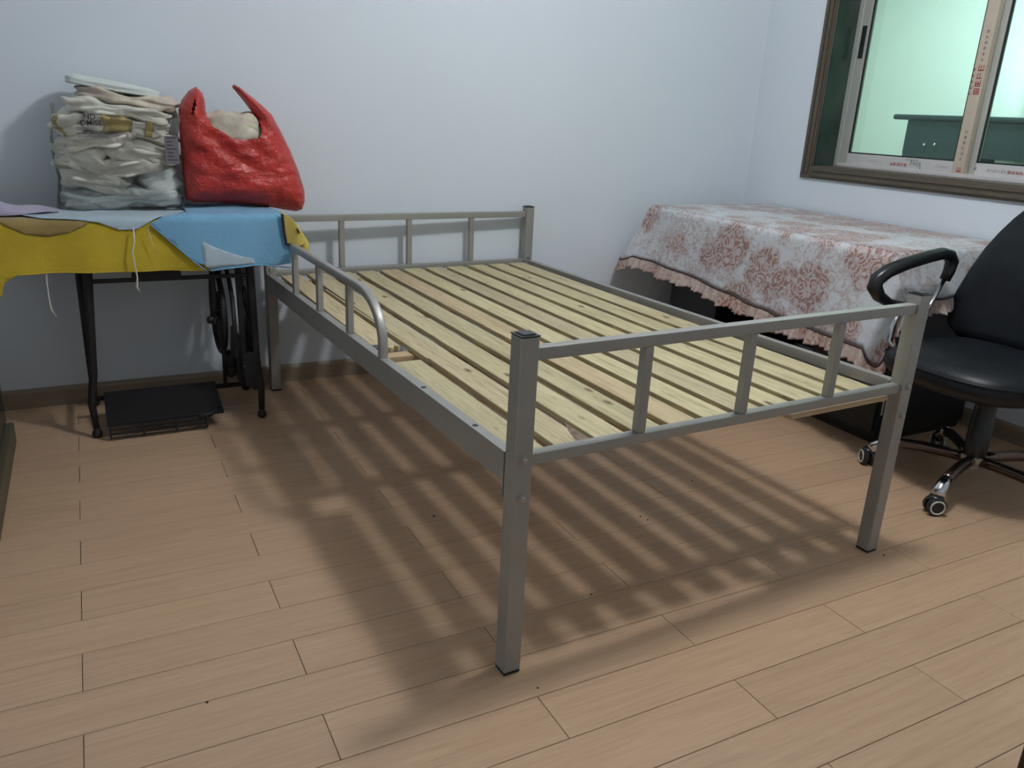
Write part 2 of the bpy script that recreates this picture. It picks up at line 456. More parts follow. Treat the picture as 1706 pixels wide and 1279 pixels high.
# aluminium outer frame
fx0, fx1 = XR+WT-.07, XR+WT
MB().box(fx0, fx1, WY1-.03, WY1, WZ0+.006, WZ1).build('frame_side', 'alu', win, bevel=.002)
MB().box(fx0, fx1, WY0, WY0+.03, WZ0+.006, WZ1).build('frame_side', 'alu', win, bevel=.002)
ft = MB().box(fx0, fx1, WY0+.03, WY1-.03, WZ0+.006, WZ0+.022).build('frame_track', 'film', win, bevel=.002)
MB().box(fx0, fx1, WY0+.03, WY1-.03, WZ1-.03, WZ1).build('frame_head', 'alu', win, bevel=.002)
def glyphs(mb, org, du, dv, nrm, n, size, gap, seed, style='han'):
    """small strokes of printing; du reading direction, dv up"""
    rnd = random.Random(seed); org, du, dv, nrm = Vector(org), Vector(du), Vector(dv), Vector(nrm)
    def rect(a, b, c, d):
        vs = [mb.bm.verts.new(org + du*x + dv*y + nrm*.0006) for x, y in ((a, c), (b, c), (b, d), (a, d))]
        mb.bm.faces.new(vs)
    for i in range(n):
        o = i*(size+gap)
        if style == 'han':
            t_ = size*.13
            for q in range(rnd.randint(2, 3)):
                y = size*(.08+.36*q+rnd.random()*.08); rect(o+size*.05, o+size*.95, y, y+t_)
            for q in range(rnd.randint(1, 3)):
                x = o+size*(.1+.36*q); rect(x, x+t_, size*.05, size*.95)
        else:
            t_ = size*.18; x = o
            rect(x, x+t_, 0, size)
            if rnd.random() < .7: rect(x, x+size*.6, size*.8, size)
            if rnd.random() < .7: rect(x, x+size*.6, 0, size*.18)
            if rnd.random() < .6: rect(x+size*.5, x+size*.5+t_, 0, size)
def sash(y0, y1, x, stile_mats):
    """y0 < y1; sash centre plane at x; faces towards -x"""
    sx0, sx1 = x-.014, x+.014; z0, z1 = WZ0+.02, WZ1-.028; sw, bw = .052, .050
    s = MB().box(sx0, sx1, y0+sw, y1-sw, z0, z0+bw).build('sash', 'film', win, bevel=.002)
    MB().box(sx0, sx1, y0+sw, y1-sw, z1-bw, z1).build('top_rail', 'alu', s, bevel=.002)
    for (a, b, mt) in ((y0, y0+sw, stile_mats[0]), (y1-sw, y1, stile_mats[1])):
        MB().box(sx0, sx1, a, b, z0, z1).build('stile', mt, s, bevel=.002)
    MB().box(x-.002, x+.002, y0+sw-.004, y1-sw+.004, z0+bw-.004, z1-bw+.004).build('glass_pane', 'glass', s)
    # black rubber glazing bead
    mb = MB(); e = .006
    mb.box(x-.010, x-.0035, y0+sw, y0+sw+e, z0+bw, z1-bw).box(x-.010, x-.0035, y1-sw-e, y1-sw, z0+bw, z1-bw)
    mb.box(x-.010, x-.0035, y0+sw, y1-sw, z0+bw, z0+bw+e).box(x-.010, x-.0035, y0+sw, y1-sw, z1-bw-e, z1-bw)
    mb.build('glazing_gasket', 'rubber', s)
    return s, sx0, z0, z1, sw, bw
sx_front, sx_back = XR+WT-.052, XR+WT-.020
s1, sxa, z0, z1, sw, bw = sash(.968, WY1-.026, sx_front, ('film_beige', 'alu'))
s2, sxb, *_ = sash(.30, .995, sx_back, ('alu', 'alu'))
s3, sxc, *_ = sash(WY0+.026, .33, sx_front, ('alu', 'alu'))
# latch on the far stile
lat = MB().box(sxa-.004, sxa+.001, WY1-.026-.040, WY1-.026-.016, 1.46, 1.60).build('latch', 'rubber', s1, bevel=.0015)
# printing on the protective film (small strokes too fine to read in the photo)
mb = MB(); zc = z0+.006
glyphs(mb, (sxa, 1.33, zc+.004), (0, -1, 0), (0, 0, 1), (-1, 0, 0), 5, .015, .003, 3); mb.build('film_print', 'red_ink', s1)
mb = MB()
glyphs(mb, (sxa, 1.25, zc+.031), (0, -1, 0), (0, 0, 1), (-1, 0, 0), 5, .009, .003, 31)
glyphs(mb, (sxa, 1.10, zc+.014), (0, -1, 0), (0, 0, 1), (-1, 0, 0), 8, .006, .002, 5, 'l')
glyphs(mb, (sxa, 1.45, zc+.014), (0, -1, 0), (0, 0, 1), (-1, 0, 0), 6, .006, .002, 6, 'l'); mb.build('film_print', 'grey_ink', s1)
mb = MB()
scr = [(1.225, .012), (1.222, .034), (1.214, .02), (1.209, .03), (1.204, .016), (1.199, .028), (1.194, .014), (1.188, .034), (1.184, .008), (1.178, .032), (1.172, .0)]
mb.tube([(sxa-.0004, y, z0+.004+h) for y, h in scr], .0011, 5); mb.build('marker_scribble', 'black_ink', s1)
ys = .968
mb = MB()
glyphs(mb, (sxa, ys+.034, 1.045), (0, 0, 1), (0, 1, 0), (-1, 0, 0), 0, .02, .004, 1)
for zz, n_, sz in ((.992, 1, .022), (1.30, 4, .026)): glyphs(mb, (sxa, ys+.034, zz), (0, 0, 1), (0, -1, 0), (-1, 0, 0), n_, sz, .004, int(zz*100))
glyphs(mb, (sxa, ys+.052, 1.30), (0, 0, 1), (0, -1, 0), (-1, 0, 0), 5, .011, .012, 77)
mb.build('film_print', 'red_ink', s1)
mb = MB()
for zz, n_, sz in ((1.04, 6, .013), (1.43, 6, .012)): glyphs(mb, (sxa, ys+.030, zz), (0, 0, 1), (0, -1, 0), (-1, 0, 0), n_, sz, .009, int(zz*100))
mb.build('film_print', 'grey_ink', s1)
mb = MB(); glyphs(mb, (sxb, .80, z0+.016), (0, -1, 0), (0, 0, 1), (-1, 0, 0), 5, .014, .003, 9); mb.build('film_print', 'red_ink', s2)
mb = MB(); glyphs(mb, (sxb, .885, z0+.019), (0, -1, 0), (0, 0, 1), (-1, 0, 0), 7, .009, .003, 10, 'l')
glyphs(mb, (sxb, .945, z0+.02), (0, -1, 0), (0, 0, 1), (-1, 0, 0), 1, .012, .003, 12); mb.build('film_print', 'grey_ink', s2)

# ------------------------------------------------------------------ the next room, seen through the glass
NX = 4.9
struct(MB().box(XR+WT, NX, -.3, 4.2, -.05, 0).build('floor_next_room', 'plank'))
struct(MB().box(NX, NX+.1, -.3, 4.2, -.05, ZC).build('wall_next_room_far', 'far_wall'))
struct(MB().box(XR+WT, NX, 4.2, 4.3, -.05, ZC).build('wall_next_room_back', 'far_wall'))
struct(MB().box(XR+WT, NX, -.4, -.3, -.05, ZC).build('wall_next_room_front', 'far_wall'))
struct(MB().box(XR+WT, NX+.1, -.4, 4.3, ZC, ZC+.1).build('ceiling_next_room', 'ceiling'))
struct(MB().box(XR+WT-.001, XR+WT+.1, YB+.12, 4.2, -.05, ZC).build('wall_next_room_side', 'far_wall'))
FXC = 4.42
def pt(u, v): return at(u, v, 0, FXC)
tl = pt(1493, 190); pl = pt(1503, 250); ap = pt(1706, 270); kn = pt(1604, 280); topz = tl.z
cab = thing('side_cabinet', 'dark green-black cabinet with a moulded top seen through the window glass', 'cabinet', (FXC+.2, 2.2, 0))
yl = pl.y; ye = .9
mb = MB().box(FXC-.03, NX-.15, ye-.03, tl.y, topz-.035, topz)
mb.build('cabinet_top', 'far_wood', cab, bevel=.012)
MB().box(FXC, NX-.16, ye, yl, ap.z, topz-.035).build('drawer_case', 'far_wood', cab, bevel=.004)
MB().box(FXC+.004, NX-.16, kn.y, yl, 0, ap.z).build('pedestal', 'far_wood', cab, bevel=.004)
MB().box(FXC+.004, NX-.16, ye, ye+.5, 0, ap.z).build('pedestal', 'far_wood', cab, bevel=.004)
d1 = MB().box(FXC-.012, FXC+.006, kn.y+.02, yl-.03, topz-.46, topz-.14).build('cabinet_door', 'far_wood', cab, bevel=.005)
for uu in (1540, 1557):
    k = at(uu, 241, 0, FXC-.025)
    MB().lathe([(0, 0), (.008, .001), (.011, .008), (.006, .016), (.005, .022)], (FXC-.034, k.y, k.z), (1, 0, 0), 12).build('knob', 'chrome', d1, smooth=True)
# curtain
rows = []
for z in [x*.12 for x in range(0, 21)]:
    rows.append([(NX-.07 + .028*math.sin(k*.9)+.01*math.sin(k*2.3+z), 1.05 + k*.0172, .03+z) for k in range(62)])
cu = MB().grid(rows).build('curtain', 'curtain', smooth=True, solid=.003)
tag(cu, 'pale green curtain hanging in folds in the room behind the window glass', 'curtain')
MB().tube([(NX-.07, .9, 2.46), (NX-.07, 2.2, 2.46)], .012, 10).build('curtain_rod', 'alu', cu, smooth=True)
wl = thing('added_globe_lamp', 'added white globe lamp, out of view', 'lamp')
# (added lamp out of view, put in to brighten the wall over the cabinet)
wl.location = (4.56, 1.86, topz)
MB().lathe([(.07, 0), (.07, .012), (.012, .02), (.012, .16), (0, .16)], (4.56, 1.86, topz), (0, 0, 1), 20).build('lamp_base', 'alu', wl, smooth=True, auto=.6)
MB().lathe([(0, 0), (.05, .02), (.075, .07), (.05, .12), (0, .14)], (4.56, 1.86, topz+.16), (0, 0, 1), 24).build('added_globe', emit('added_globe_glow', (.95, 1, 1), 9), wl, smooth=True)
wl['label'] = 'added white globe lamp, out of view on the cabinet, brightening the wall behind the window'
pl_ = bpy.data.lights.new('added_globe_light', 'POINT'); pl_.energy = 13; pl_.shadow_soft_size = .08; pl_.color = (.95, 1, 1)  # light of the added unseen globe, brightens the far wall
po = bpy.data.objects.new('added_globe_light', pl_); C.objects.link(po); po.location = (4.56, 1.86, topz+.23+.12)

# ------------------------------------------------------------------ ceiling lamp
cl = thing('ceiling_lamp', 'round white ceiling lamp fixed above the bed', 'lamp', (LAMP.x, LAMP.y, ZC))
MB().lathe([(0, 0), (.19, 0), (.19, -.03), (0, -.03)], (LAMP.x, LAMP.y, ZC-.001), (0, 0, 1), 36).build('lamp_base', 'white_plastic', cl, auto=.6)
MB().lathe([(.18, -.031), (.175, -.06), (.13, -.085), (0, -.10)], (LAMP.x, LAMP.y, ZC), (0, 0, 1), 36).build('lamp_diffuser', 'diffuser', cl, smooth=True)

# ------------------------------------------------------------------ steel bed frame
BED_R = .04118
bed = thing('bed_frame', 'grey steel single bed frame with square posts and low guard rail', 'bed frame', (0, 0, 0), BED_R)
BW, BL, P = 1.2264, 2.016, .041
ZL, ZU = .506, .7235
def B(mb, name, mat='steel', parent=None, bevel=.003, **k): return mb.build(name, mat, parent or bed, bevel=bevel, local=True, **k)
for (x, y, h) in ((0, 0, .747), (BW-P, 0, .747), (0, BL-P, .735), (BW-P, BL-P, .735)):
    p_ = B(MB().box(x, x+P, y, y+P, .006, h), 'post', bevel=.004, seg=3)
    c_ = B(MB().box(x-.0005, x+P+.0005, y-.0005, y+P+.0005, h, h+.003), 'post_cap', 'cap', p_, bevel=.001)
    q = .006
    MB().ext([(x+q, y+q), (x+P-q, y+q), (x+P-q, y+P-q), (x+q, y+P-q)], 2, h+.002, h+.0055).build('cap_crown', 'cap', p_, bevel=.002, local=True)
    B(MB().box(x+.001, x+P-.001, y+.001, y+P-.001, 0, .007), 'foot_pad', 'cap', p_, bevel=.001)
    # bolts on the outer end faces
    yb, dr = (y, -1) if y == 0 else (y+P, 1)
    for zb in (.418, .500):
        if y > 0:   # head posts: bolts enter from the inside face
            yb, dr = y, -1
            zb += .01
        B(MB().lathe([(0, 0), (.0085, 0), (.0085, .0025), (.0062, .003), (.0062, .008), (.005, .0095), (0, .0095)],
                     (x+P*.45, yb, zb), (0, dr, 0), 12), 'bolt', 'bolt', p_, bevel=0, auto=.5)
T = .026
for (yy, zl, zu) in ((.0075, ZL, ZU), (BL-P+.0075, .499, .7165)):
    B(MB().box(P, BW-P, yy, yy+T, zl-T+.002, zl), 'lower_rail')
    B(MB().box(P, BW-P, yy, yy+T, zu-T, zu), 'upper_rail')
    for k in range(3):
        xc = .316 + .298*k
        B(MB().box(xc-.011, xc+.011, yy+.002, yy+.024, zl, zu-T), 'baluster')
# side rails: C-shaped channel with a ledge for the slats
def zr(y): return .505 - .006*y
for sgn in (0, 1):
    ox = 0 if sgn == 0 else BW; d = 1 if sgn == 0 else -1
    mb = MB()
    ys_ = (P+.0065, BL-P-.0065)
    prof = [(0, 0), (0, -.066), (.034, -.066), (.034, -.061), (.005, -.061), (.005, -.030), (.025, -.030), (.025, 0)]
    A = [mb.bm.verts.new((ox+d*a, ys_[0], zr(ys_[0])+b)) for a, b in prof]
    Bv = [mb.bm.verts.new((ox+d*a, ys_[1], zr(ys_[1])+b)) for a, b in prof]
    n = len(A); mb.bm.faces.new(A); mb.bm.faces.new(list(reversed(Bv)))
    for k in range(n): mb.bm.faces.new((A[k], A[(k+1) % n], Bv[(k+1) % n], Bv[k]))
    rail = B(mb, 'side_rail', bevel=.0015)
    for yy in (P+.003, BL-P-.0065):
        zz = zr(yy)
        B(MB().box(ox if d > 0 else ox-.042, ox+.042 if d > 0 else ox, yy, yy+.0035, zz-.10, zz), 'end_plate', 'steel', rail, bevel=.0006)
    for yh in (.464, .192) if sgn == 0 else ():
        B(MB().lathe([(0, 0), (.0065, 0), (.0065, .0006), (0, .0006)], (ox+.012, yh, zr(yh)), (0, 0, 1), 16), 'screw_hole', 'rubber', rail, bevel=0)
# low guard rail on the left side rail
gx = .0125; gy0, gy1 = 1.60, .735; zg = .668
path = [(gx, gy0, zg-.011), (gx, gy1+.17, zg-.011)]
for i in range(1, 11):
    a = PI/2*i/10; R_ = .125
    path.append((gx, gy1+.17-R_*math.sin(a)-.045*math.sin(a), zg-.011-R_+R_*math.cos(a)))
path.append((gx, gy1, zr(gy1)))
gd = B(MB().tube(path, .0118, 20, sq=.42), 'guard_rail', bevel=0, smooth=True, auto=.9)
for yy in (1.588, 1.302, 1.005):
    B(MB().box(gx-.009, gx+.009, yy-.0125, yy+.0125, zr(yy), zg-.008), 'guard_upright', 'steel', gd, bevel=.002)
B(MB().box(gx+.02, gx+.05, .86, .90, zr(.88)-.03, zr(.88)-.012), 'slat_clip', 'cap', gd, bevel=.003)

# ------------------------------------------------------------------ pine slat base
sb = thing('slat_base', 'pale pine slatted bed base lying in the steel bed frame', 'bed slats', (0, 0, .484), BED_R)
ST_Z, TH = .484, .014
rnd = random.Random(3)
for k in range(11):
    xl = .045 + .104*k; wk = .0785 + rnd.uniform(-.002, .002)
    y0, y1 = .060, BL-.045
    def slat_mesh(y0, y1, jag0=False, notch=False):
        n = 9 if jag0 else 1
        mb = MB(); outline = []
        for i in range(n+1):
            x = xl + wk*i/n
            outline.append((x, y0 + (rnd.uniform(-.012, .012) if jag0 and 0 < i < n else 0)))
        outline += [(xl+wk, y1), (xl, y1)]
        sk = .012
        outline = [(x + sk*(y-1), y) for x, y in outline]
        dz = rnd.uniform(-.0012, .0012)
        xc_, yc_ = xl+wk/2, (y0+y1)/2
        o = mb.ext([(x-xc_, y-yc_) for x, y in outline], 2, -TH, 0).build('slat', 'pine', sb, bevel=.0015, seg=1, local=True)
        o.location = (xc_, yc_, dz)
        return o
    if k == 0:
        slat_mesh(.878, y1, True)
        s_ = slat_mesh(y0, .727)
    else:
        s_ = slat_mesh(y0, y1)
    if k == 1:
        # waney edge with bark at the foot end, and a split-off splinter
        MB().ext([(.002, -.9545), (.0385, -.9545), (.0385, -.84), (.033, -.86), (.020, -.89), (.010, -.92)], 2, -.003, .0006).build('bark_edge', 'bark', s_, local=True)
        MB().ext([(-.0465, .65), (-.041, .65), (-.041, -.285), (-.047, -.28)], 2, -TH, -.0005).build('splinter', 'pine', s_, local=True)
for yb, xa, xb in ((.052, .19, .562), (.16, -.59, .59), (.845, -.59, .59), (1.30, -.59, .59), (1.90, -.59, .59)):
    o = MB().box(xa, xb, -.024, .024, -.022 if yb > .1 else -.013, 0).build('cross_batten', 'pine_x', sb, bevel=.002, local=True)
    o.location = (.612, yb, -TH-.001)

# ------------------------------------------------------------------ treadle sewing-machine table
sew = thing('treadle_sewing_table', 'old treadle sewing machine table with black cast iron stand under draped cloths', 'sewing table', (-.45, 1.85, 0))
TZ = .748
TX0, TX1, TY0, TY1 = -1.06, -.098, 1.665, 2.06
MB().box(TX0, TX1, TY0, TY1, TZ-.024, TZ).build('table_top', 'darkwood', sew, bevel=.004)
MB().box(-.80, -.14, TY0+.03, TY0+.05, .60, TZ-.024).build('apron', 'darkwood', sew, bevel=.003)
def side_frame(x, xt, name, lean):
    """cast iron side: x at the feet, xt at the top"""
    yf, yr = 1.693, 2.03
    f_ = MB().tube([(xt, yf+.012, TZ-.024), (xt+(x-xt)*.2, yf+.012, .60), (xt+(x-xt)*.75, yf+.03, .22), (x-lean*.006, yf+.02, .12), (x, yf, .035)], [.017, .016, .014, .013, .011], 10).build('side_frame', 'iron', sew, smooth=True)
    xr_ = xt - lean*.036
    MB().tube([(xr_, yr-.03, TZ-.024), (xr_+(x-xr_)*.55, yr-.05, .22), (x, yr-.02, .10), (x, yr, .03)], [.016, .014, .012, .011], 10).build('rear_leg', 'iron', f_, smooth=True)
    for yy in (yf, yr):
        MB().lathe([(0, 0), (.010, .001), (.0165, .009), (.0165, .018), (.011, .029), (.008, .038)], (x, yy, 0), (0, 0, 1), 14).build('foot', 'iron', f_, smooth=True)
    MB().bar((x, yf+.02, .13), (x, yr-.03, .13), .014, .02).build('cross_tie', 'iron', f_, bevel=.003)
    MB().bar((xt, yf+.01, .66), (xt, yr-.03, .66), .014, .022).build('cross_tie', 'iron', f_, bevel=.003)
    # scrolls
    for k in range(3):
        yc = 1.78+.08*k; zc = .30+.10*k; xx = x+(xt-x)*(zc/.72)
        MB().tube([(xx, yc+.05*math.cos(a), zc+.07*math.sin(a)) for a in [PI*2*i/22 for i in range(22)]], .006, 6, closed=True).build('scroll', 'iron', f_, smooth=True)
    MB().tube([(x, yf+.03, .15), (x+(xt-x)*.4, 1.80, .33), (x+(xt-x)*.8, yr-.05, .60)], .009, 8).build('scroll', 'iron', f_, smooth=True)
    return f_
side_frame(-.733, -.694, 'side_frame', 1)
rf = side_frame(-.175, -.192, 'side_frame', -1)
# second upright and lower web of the right-hand frame
MB().bar((-.232, 1.71, .70), (-.222, 1.72, .16), .020, .012).build('upright', 'iron', rf, bevel=.003)
MB().ext([(1.70, .20), (1.76, .30), (1.95, .30), (2.01, .18), (1.95, .11), (1.78, .11)], 0, -.232, -.222).build('web_plate', 'iron', rf, bevel=.003)
MB().ext([(-.232, .255), (-.182, .255), (-.165, .12), (-.19, .105), (-.225, .13)], 1, 1.705, 1.716).build('web_plate', 'iron', rf, bevel=.002)
# front brace with name plate
br = MB().box(-.69, -.20, 1.70, 1.712, .538, .552).build('front_brace', 'iron', sew, bevel=.002)
MB().box(-.69, -.20, 1.70, 1.712, .588, .602).build('front_brace', 'iron', sew, bevel=.002)
MB().ext([(-.575, .545), (-.565, .604), (-.425, .604), (-.415, .545)], 1, 1.694, 1.714).build('brace_plate', 'iron', br, bevel=.003)
# hand wheel, turning in a plane across the room
wx, wy, wz, wr = -.285, 1.86, .385, .155
wh = MB().tube([(wx, wy+wr*math.cos(a), wz+wr*math.sin(a)) for a in [PI*2*i/40 for i in range(40)]], .011, 8, closed=True).build('drive_wheel', 'iron', sew, smooth=True)
MB().lathe([(0, -.02), (.024, -.02), (.024, .02), (0, .02)], (wx, wy, wz), (1, 0, 0), 16).build('hub', 'iron', wh, auto=.6)
for k in range(6):
    a = PI*2*k/6+.3
    MB().tube([(wx, wy+.02*math.cos(a), wz+.02*math.sin(a)), (wx+.012, wy+.09*math.cos(a+.25), wz+.09*math.sin(a+.25)), (wx, wy+wr*math.cos(a), wz+wr*math.sin(a))], .006, 6).build('spoke', 'iron', wh, smooth=True)
MB().tube([(wx+.03, wy+(wr+.02)*math.cos(a), wz+(wr+.025)*math.sin(a)) for a in [PI*.15+PI*.95*i/16 for i in range(17)]], .008, 8).build('dress_guard', 'iron', sew, smooth=True)
MB().tube([(wx+.03, wy-.16, wz+.09), (wx+.028, wy-.19, wz-.02), (wx+.02, wy-.17, wz-.12), (wx+.02, wy-.10, wz-.20)], .008, 8).build('dress_guard', 'iron', sew, smooth=True)
MB().tube([(-.318, 1.72, .70), (-.312, 1.725, .46), (-.325, 1.73, .38)], .009, 8).build('guide_rod', 'iron', sew, smooth=True)
MB().lathe([(0, -.014), (.012, -.01), (.014, 0), (.012, .01), (0, .014)], (-.330, 1.722, .385), (1, 0, 0), 12).build('guide_knob', 'iron', sew, smooth=True)
MB().tube([(-.305, 1.735, .38), (-.29, 1.75, .25), (-.285, 1.80, .11)], .007, 8).build('pitman_rod', 'iron', sew, smooth=True)
MB().lathe([(0, -.02), (.045, -.016), (.055, 0), (.045, .016), (0, .02)], (-.262, 1.80, .19), (1, 0, 0), 20).build('crank', 'iron', sew, smooth=True)
# treadle plate
tr = MB().ext([(1.655, .048), (1.655, .058), (1.86, .108), (1.86, .098)], 0, -.70, -.315).build('treadle', 'iron', sew, bevel=.002)
MB().tube([(-.735, 1.86, .085), (-.18, 1.86, .085)], .009, 8).build('treadle_rod', 'iron', tr, smooth=True)
g0, g1 = -.695, -.375
for k in range(4):
    zz = .008 + k*.0145
    MB().box(g0, g1, 1.640, 1.645, zz, zz+.0035).build('grille_bar', 'iron', tr)
for x in (g0, g0+.105, g0+.213, g1-.006):
    MB().box(x, x+.006, 1.638, 1.656, .008, .052).build('grille_bar', 'iron', tr)
MB().tube([(-.40, 1.645, .05), (-.36, 1.66, .05), (-.325, 1.69, .07)], .009, 8).build('treadle_arm', 'iron', tr, smooth=True)

# ------------------------------------------------------------------ cloths draped over the sewing table
CYF, CZT = 1.652, TZ+.004
def poly_sheet(outline, mapper, step=.016):
    """2-D outline cut along a grid, every vertex sent through mapper"""
    mb = MB(); bm = mb.bm
    vs = [bm.verts.new((a, b, 0)) for a, b in outline]; bm.faces.new(vs); bm.normal_update()
    bmesh.ops.triangulate(bm, faces=bm.faces[:])
    xs = [p[0] for p in outline]; ss = [p[1] for p in outline]
    for ax, lo, hi in ((0, min(xs), max(xs)), (1, min(ss), max(ss))):
        k = int((hi-lo)/step)
        for i in range(1, k+1):
            co = [0, 0, 0]; co[ax] = lo+(hi-lo)*i/(k+1); no = [0, 0, 0]; no[ax] = 1
            bmesh.ops.bisect_plane(bm, geom=bm.verts[:]+bm.edges[:]+bm.faces[:], plane_co=co, plane_no=no, dist=1e-5)
    bmesh.ops.remove_doubles(bm, verts=bm.verts, dist=1e-4)
    bmesh.ops.dissolve_degenerate(bm, edges=bm.edges, dist=1e-4)
    for v in bm.verts: v.co = mapper(v.co.x, v.co.y)
    return mb
def drape(lay, amp=.008, seed=0, lift=0, freq=9):
    r = .014
    def f(x, s):
        s2 = s + r
        if s2 < 0: y, z = CYF - s, CZT
        elif s2 < r*PI/2: a = s2/r; y, z = CYF + r - r*math.sin(a), CZT - r + r*math.cos(a)
        else: y, z = CYF, CZT - r - (s2 - r*PI/2)
        hang = max(0, min(1, s/.14))
        wv = (math.sin(x*freq*2.1+seed)+.6*math.sin(x*freq*4.3+seed*2.1+s*9)+1.6)*.5
        y -= lay + amp*hang*wv*1.4
        top = max(0, min(1, -s/.05))
        z += lay + top*(lift*(.5+.5*noise.noise(Vector((x*7+seed, s*9, 0))))+.004*noise.noise(Vector((x*18, s*18, seed))))
        return Vector((x, y, z))
    return f
def hs(u, v, lay=0):
    p = at(u, v, 1, CYF-lay-.006); return (p.x, CZT-p.z)
yel = poly_sheet([(-1.09, -.33), (-.34, -.33), (-.315, .168), (-.40, .165), (-.60, .160), (-.80, .157), (-.895, .158), (-.932, .180), (-.945, .222), (-1.0, .235), (-1.09, .22)], drape(.001, .011, 1)).build('yellow_sheet', 'yellow', smooth=True, solid=.0012)
tag(yel, 'yellow cotton sheet hanging off the front of the sewing table', 'cloth')
poly_sheet([(-1.08, -.20), (-.72, -.20), (-.655, -.02), (-.69, .012), (-.74, .035), (-.80, .046), (-.86, .036), (-.91, .010), (-.95, -.03), (-1.08, -.045)], drape(.0035, .011, 1)).build('tan_patch', 'tan', yel, smooth=True, solid=.0008)
fp = drape(.006, .011, 1, .008)
pale = poly_sheet([(-.90, -.25), (-.86, -.05), (-.80, -.012), (-.72, -.004), (-.655, .006), (-.60, .030), hs(225, 383), (-.53, .022), (-.50, .004), (-.44, -.03), (-.375, -.08), (-.375, -.30), (-.6, -.33)], fp).build('pale_blue_cover', 'pale_blue', smooth=True, solid=.0012)
tag(pale, 'pale grey-blue cloth corner with a white tie tape, lying under the clear bag', 'cloth')
fb = drape(.012, .011, 1, .010)
blue = poly_sheet([(-.385, -.06), (-.45, -.012), (-.505, .018), (-.47, .055), (-.42, .105), (-.375, .150), hs(340, 442, .011), (-.33, .178), (-.25, .170), (-.18, .166), (-.12, .172), hs(484, 440, .011), (-.052, .10), (-.066, .02), (-.078, -.03), (-.09, -.30), (-.38, -.30)], fb).build('sky_blue_cover', 'blue', smooth=True, solid=.0012)
tag(blue, 'sky blue cotton cover hanging off the sewing table under the red bag', 'cloth')
poly_sheet([(-.352, .078), (-.30, .105), (-.24, .128), (-.19, .142), (-.178, .160), (-.25, .164), (-.33, .172), (-.347, .165)], drape(.0140, .011, 1, .010)).build('turned_lining', 'pale_blue', blue, smooth=True, solid=.0008)
def edge_hem(pts, f, name, mat, parent, r=.0022):
    out = []
    for (a, b), (c, d) in zip(pts, pts[1:]):
        n = max(2, int(math.hypot(c-a, d-b)/.012))
        out += [f(a+(c-a)*i/n, b+(d-b)*i/n) for i in range(n)]
    out.append(f(*pts[-1]))
    MB().tube(out, r, 6).build(name, mat, parent, smooth=True)
edge_hem([(-.895, .158), (-.80, .157), (-.60, .160), (-.40, .165), (-.34, .166)], drape(.002, .011, 1), 'hem', 'yellow', yel)
edge_hem([(-.505, .018), (-.47, .055), (-.42, .105), (-.375, .150), (-.345, .176)], drape(.0130, .011, 1, .010), 'hem', 'blue', blue)
edge_hem([(-.33, .178), (-.25, .170), (-.18, .166), (-.12, .172), (-.060, .179)], drape(.0130, .011, 1, .010), 'hem', 'blue', blue)
# tie tapes
def tape(pts, parent, r=.004):
    P3 = [Vector(p) for p in pts]
    rr = [r]*len(P3); rr[-2] = r*1.6; rr[-1] = r*.6
    MB().tube(P3, rr, 8, squash=.55).build('tie_tape', 'strap_white', parent, smooth=True)
def tp(u, v, y=1.618): p = at(u, v, 1, y); return (p.x, p.y, p.z)
tape([tp(222, 380, 1.628), tp(224, 400, 1.614), tp(221, 420, 1.611), tp(225, 445, 1.609), tp(229, 462, 1.610), tp(228, 478, 1.612), tp(233, 486, 1.612)], pale)
tape([tp(76, 440, 1.655), tp(78, 470, 1.655), tp(82, 498, 1.655), tp(85, 515, 1.655), tp(94, 528, 1.655)], yel)
tape([tp(246, 378, 1.622), tp(252, 400, 1.622), tp(262, 430, 1.622)], yel, .0012)
# lilac cloth rolled at the back left
rows = []
for i in range(22):
    x = -1.12 + i*.0170
    h = .030*(1-max(0, (i-12)/10)) + .006*math.sin(i*.8)
    rows.append([(x, 1.74 + .12*t/12*(1.0) + .02*math.sin(i*.35), CZT+.012 + h*math.sin(PI*min(1, t/12*1.15)) + .004*math.sin(t*1.7+i*.4)) for t in range(13)])
ll = MB().grid(rows).build('lilac_cloth', 'lilac', smooth=True, solid=.0015)
tag(ll, 'lilac cloth with a rolled edge lying left of the clear bag', 'cloth')
# yellow pillow case with a navy border over the end of the table
PCY = 1.617
def pc(x, z):
    return Vector((x, PCY + .012*math.sin(x*60)+.10*max(0, x+.03), z))
def pq(u, v): p = at(u, v, 1, PCY); return (p.x, p.z)
pcs = poly_sheet([pq(468, 353), pq(486, 364), pq(497, 378), pq(508, 394), pq(511, 402), pq(503, 407), pq(492, 410), pq(478, 407), pq(474, 385)], pc, .006).build('pillow_case', 'straw', smooth=True, solid=.002)
tag(pcs, 'straw yellow pillow case corner with navy border beside the bed guard rail', 'pillow case')
edge_hem([pq(471, 357), pq(474, 385), pq(478, 407), pq(492, 409)], lambda a, b: pc(a, b)+Vector((0, -.003, 0)), 'navy_border', 'navy', pcs, .0055)
edge_hem([pq(493, 380), pq(497, 387)], lambda a, b: pc(a, b)+Vector((0, -.003, 0)), 'navy_border', 'navy', pcs, .003)
MB().tube([Vector((*pq(505, 396), 0)).xzy + Vector((0, PCY+.008, 0)), Vector((*pq(509, 408), 0)).xzy + Vector((0, PCY+.012, 0)), Vector((*pq(509, 420), 0)).xzy + Vector((0, PCY+.012, 0)), Vector((*pq(507, 429), 0)).xzy + Vector((0, PCY+.012, 0))], [.010, .016, .016, .006], 12).build('pillow_case_corner', 'straw', pcs, smooth=True)

